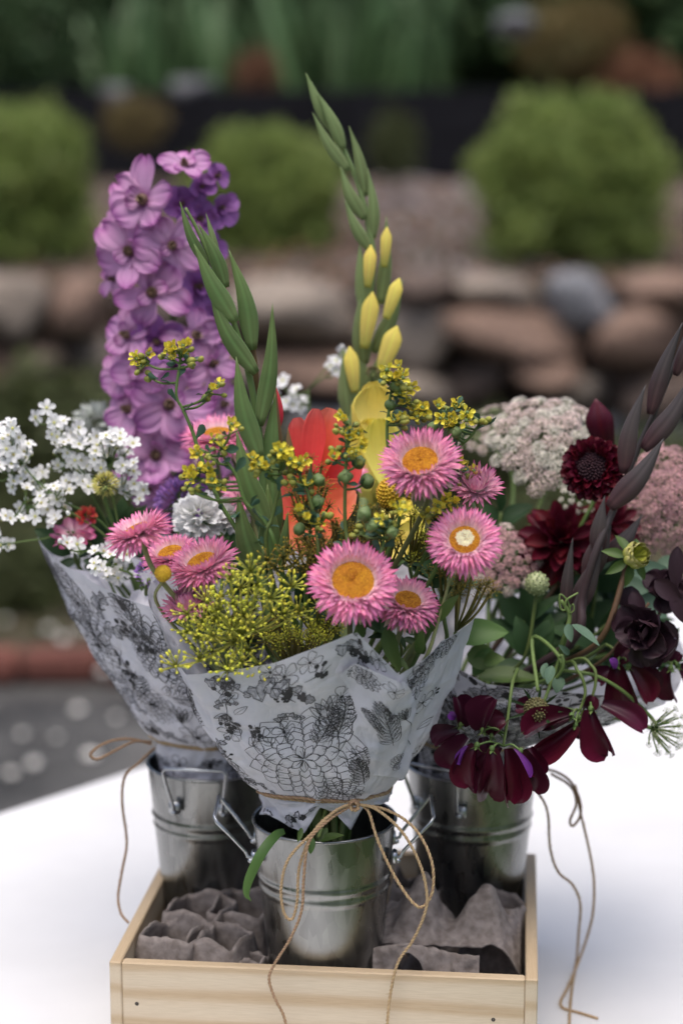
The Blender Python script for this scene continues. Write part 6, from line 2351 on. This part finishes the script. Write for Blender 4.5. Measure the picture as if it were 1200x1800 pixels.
sprig('dark oval leaves right of the brown-disc strawflower', 0, [(770, 1080), (775, 1040)], 1.20, [(755, 1030, 785, 1010, 1, 0), (745, 1000, 730, 985, 1, 0), (780, 1050, 800, 1030, 1, 0)], 'd')
sprig('narrow green leaves beside the white-centred strawflower stem', 0, [(740, 1170), (770, 1090), (795, 1000)], 1.165, [(770, 1090, 800, 1045, 0, 0), (745, 1150, 732, 1115, 0, 0), (762, 1110, 745, 1085, 0, 0)], 'g', M_STEM_STRAW)
# leaves and cut stems showing in the front pail
t = thing('fallen_leaf', 'bright green strap leaf hanging over the left rim of the front pail', 'leaf', at(490, 1470, 1.18))
g = G()
pth = [at(500, 1462, 1.19), at(484, 1470, 1.178), (at(460, 1500, 1.168)), at(438, 1545, 1.165), at(433, 1572, 1.164), at(441, 1585, 1.163)]
pa = cr(pth, 6)
vs, us = [], []
for i, p in enumerate(pa):
    f = i / (len(pa) - 1)
    w = 13 * mpp(p) * (.5 + .5 * sin(pi * f ** .8)) * (1 - f ** 6 * .9)
    d = (pa[min(i + 1, len(pa) - 1)] - pa[max(0, i - 1)]).normalized()
    s_ = d.cross((p - CAM).normalized()).normalized()
    for j in (-1, 0, 1):
        vs.append(p + s_ * w * j * .7 + Vector((0, .0012 * abs(j), 0)))
        us.append((.7, f))
g.add(vs, [(i * 3 + j, i * 3 + j + 1, i * 3 + j + 4, i * 3 + j + 3) for i in range(len(pa) - 1) for j in (0, 1)], us)
part(t, 'blade', g.mesh('blade', [M_LEAF]))
for lab, lv in [('green leaves curling out under the front paper in the pail mouth', [(560, 1478, 600, 1462, 0, 0), (545, 1470, 548, 1500, 1, -.004), (530, 1455, 525, 1480, 0, .0), (575, 1455, 560, 1480, 0, .004)])]:
    sprig(lab, 0, [(560, 1470), (566, 1455)], 1.187, lv, 'g')


# ---- sweet peas
g = G()
for q in range(5):
    g.petal(Matrix.Rotation(q * 1.257, 4, 'Z') @ Matrix.Rotation(-.9, 4, 'Y'), .3, .1, 'lance', .3, -.4, nl=3)
g.ball(I4, .1, .1, .12, 7, 5)
CAL = g.mesh('calyx', [M_STEM])


def petalpx(t, b0, tip, w, Y, cup=.35, rollx=0., mat=M_PEA, name='petal', ruf=.075, curl=.6, dY=0.):
    """a folded sweet pea petal from its base to its tip"""
    A_, B_ = at(b0[0], b0[1], Y), at(tip[0], tip[1], Y + dY)
    d = B_ - A_
    L = d.length * 1.08
    dn = d.normalized()
    nn = facing(A_, U(-.7, .7), U(-.4, .5))
    y = nn.cross(dn).normalized()
    z = dn.cross(y)
    M = Matrix.Translation(A_) @ Matrix((dn, y, z)).transposed().to_4x4() @ Matrix.Rotation(rollx, 4, 'X')
    g = G()
    g.petal(M, L, w * mpp(A_) * (.86 if mat is not M_PEAV else .62), 'round', cup * U(1.6, 3.4), -curl * U(.8, 2.2), ruf * U(.8, 1.8), nl=14, nw=9, curl0=curl * .8, rf=1.3, notch=U(0, .1))
    return part(t, name, g.mesh(name, [mat]))


def peaspray(label, main, petals):
    t, b = flower('sweet_pea', label, 'flower', 2, 'dark sweet peas')
    mp_ = [at(*q) for q in main]
    path = cr([b, tie_pt(2)] + mp_, 7)
    g = G()
    g.tube(path, [.0017 - .0007 * i / (len(path) - 1) for i in range(len(path))], 7)
    part(t, 'stem', g.mesh('stem', [M_STEM]))
    tops = {}
    for (b0, tip, w, Y, cup, rx, mt) in petals:
        petalpx(t, b0, tip, w, Y, cup, rx, {'m': M_PEA, 'd': M_PEAD, 'v': M_PEAV}[mt], 'keel_petal' if mt == 'v' else 'petal', curl=U(.3, .9))
        key = (round(b0[0] / 40), round(b0[1] / 40))
        tops.setdefault(key, at(b0[0], b0[1], Y))
    tw = G()
    for P in tops.values():
        a = min(path[14:], key=lambda p: (p - P).length)
        if (a - P).length > .003:
            tw.tube(cr([a, a.lerp(P, .5) + Vector((0, 0, .003)), P], 4), .0008, 6)
        part(t, 'calyx', CAL, frame(P, Vector((U(-.3, .3), -.3, -1)), .022))
    if tw.v:
        part(t, 'twigs', tw.mesh('twigs', [M_STEM]))


peaspray('cluster of dark maroon sweet peas hanging lowest in front of the right pail', [(905, 1180, 1.29), (900, 1200, 1.235), (892, 1260, 1.218), (884, 1312, 1.212)],
         [((808, 1274), (804, 1228), 48, 1.222, .5, .3, 'd'), ((848, 1284), (874, 1230), 62, 1.216, .45, -.3, 'd'), ((808, 1288), (768, 1312), 54, 1.220, .4, .4, 'd'), ((824, 1298), (800, 1348), 60, 1.216, .5, .5, 'd'), ((864, 1294), (888, 1266), 50, 1.218, .4, -.4, 'd'), ((800, 1262), (788, 1254), 26, 1.214, .3, 0, 'v'), ((846, 1296), (850, 1346), 56, 1.219, .3, 0, 'd'),
          ((838, 1310), (832, 1380), 62, 1.206, .55, .5, 'm'), ((864, 1316), (860, 1406), 64, 1.202, .5, .2, 'd'), ((888, 1316), (892, 1402), 60, 1.200, .55, -.2, 'm'), ((914, 1320), (932, 1388), 60, 1.206, .45, -.5, 'd'), ((902, 1318), (922, 1366), 34, 1.199, .3, -.3, 'v'), ((930, 1314), (950, 1356), 46, 1.209, .4, -.4, 'm'), ((822, 1312), (814, 1344), 26, 1.203, .3, .3, 'v'), ((880, 1314), (842, 1392), 60, 1.210, .4, .2, 'm')])
peaspray('pair of maroon sweet peas in the middle below the brown seed head', [(985, 1170, 1.27), (1015, 1180, 1.245), (1028, 1215, 1.24), (1018, 1250, 1.238)],
         [((1004, 1258), (930, 1298), 52, 1.232, .6, .4, 'm'), ((1010, 1274), (944, 1322), 52, 1.230, .6, -.3, 'm'), ((1000, 1262), (950, 1282), 60, 1.238, .3, .2, 'd'), ((950, 1252), (908, 1246), 44, 1.248, .4, .2, 'd'), ((955, 1258), (925, 1272), 40, 1.246, .4, -.2, 'd')])
peaspray('maroon sweet peas with spread wing petals pointing right over the white table', [(1000, 1165, 1.27), (1040, 1172, 1.25), (1046, 1200, 1.245), (1036, 1238, 1.245)],
         [((1018, 1262), (1033, 1316), 46, 1.246, .5, .2, 'd'), ((1038, 1246), (1074, 1316), 66, 1.238, .4, .4, 'm'), ((1056, 1240), (1114, 1292), 58, 1.242, .35, -.5, 'm'), ((1030, 1246), (1042, 1222), 34, 1.246, .4, 0, 'd'), ((1024, 1256), (1004, 1290), 44, 1.250, .4, .3, 'd')])
peaspray('dark sweet peas with a violet edge under the chocolate bloom at right', [(1040, 1150, 1.30), (1068, 1135, 1.28), (1090, 1158, 1.268)],
         [((1084, 1168), (1096, 1244), 70, 1.260, .5, .3, 'm'), ((1104, 1170), (1130, 1232), 56, 1.262, .45, -.4, 'm'), ((1074, 1178), (1054, 1200), 46, 1.268, .4, .2, 'd'), ((1078, 1176), (1072, 1158), 26, 1.256, .3, 0, 'v'), ((1120, 1160), (1142, 1212), 60, 1.270, .4, -.2, 'd'), ((1086, 1164), (1104, 1140), 44, 1.268, .4, 0, 'd')])
peaspray('maroon sweet pea at the extreme right edge of the view', [(1100, 1140, 1.31), (1150, 1150, 1.29), (1180, 1168, 1.285)],
         [((1178, 1174), (1186, 1228), 54, 1.280, .4, .3, 'm'), ((1190, 1170), (1214, 1220), 54, 1.282, .4, -.4, 'm'), ((1184, 1170), (1196, 1150), 36, 1.286, .4, 0, 'd')])

# tendrils
g = G()
t, b = flower('pea_tendril', 'thin curling green pea tendril beside the green seed head', 'tendril', 2)
pth = [at(*q) for q in [(985, 1130, 1.262), (1000, 1090, 1.25), (998, 1060, 1.25), (984, 1045, 1.25), (984, 1068, 1.249), (992, 1072, 1.248), (995, 1055, 1.248), (1015, 1042, 1.25)]]
g.tube(cr([b, tie_pt(2), at(960, 1200, 1.29)] + pth, 7), .0008, 6)
g.tube(cr([at(998, 1075, 1.25), at(1006, 1062, 1.249), at(1008, 1072, 1.248), at(1002, 1078, 1.248)], 6), .0006, 5)
part(t, 'stem', g.mesh('stem', [M_STEM]))
t, b = flower('bare_stem', 'arched fuzzy green stem leading to the nodding lace flower at lower right', 'stem', 2)
g = G()
g.tube(cr([b, tie_pt(2), at(960, 1190, 1.28), at(985, 1180, 1.262), at(1040, 1186, 1.252), at(1090, 1212, 1.252), at(1135, 1252, 1.255), at(1152, 1272, 1.258)], 8), .0014, 7)
part(t, 'stem', g.mesh('stem', [M_STEM]))
t, b = flower('bare_stem', 'bent green stem hooking down behind the brown seed head', 'stem', 2)
g = G()
g.tube(cr([b, tie_pt(2), at(950, 1190, 1.28), at(968, 1200, 1.255), at(988, 1175, 1.248), at(986, 1152, 1.25), at(975, 1180, 1.252), at(955, 1235, 1.245)], 8), .0013, 7)
part(t, 'stem', g.mesh('stem', [M_STEM]))
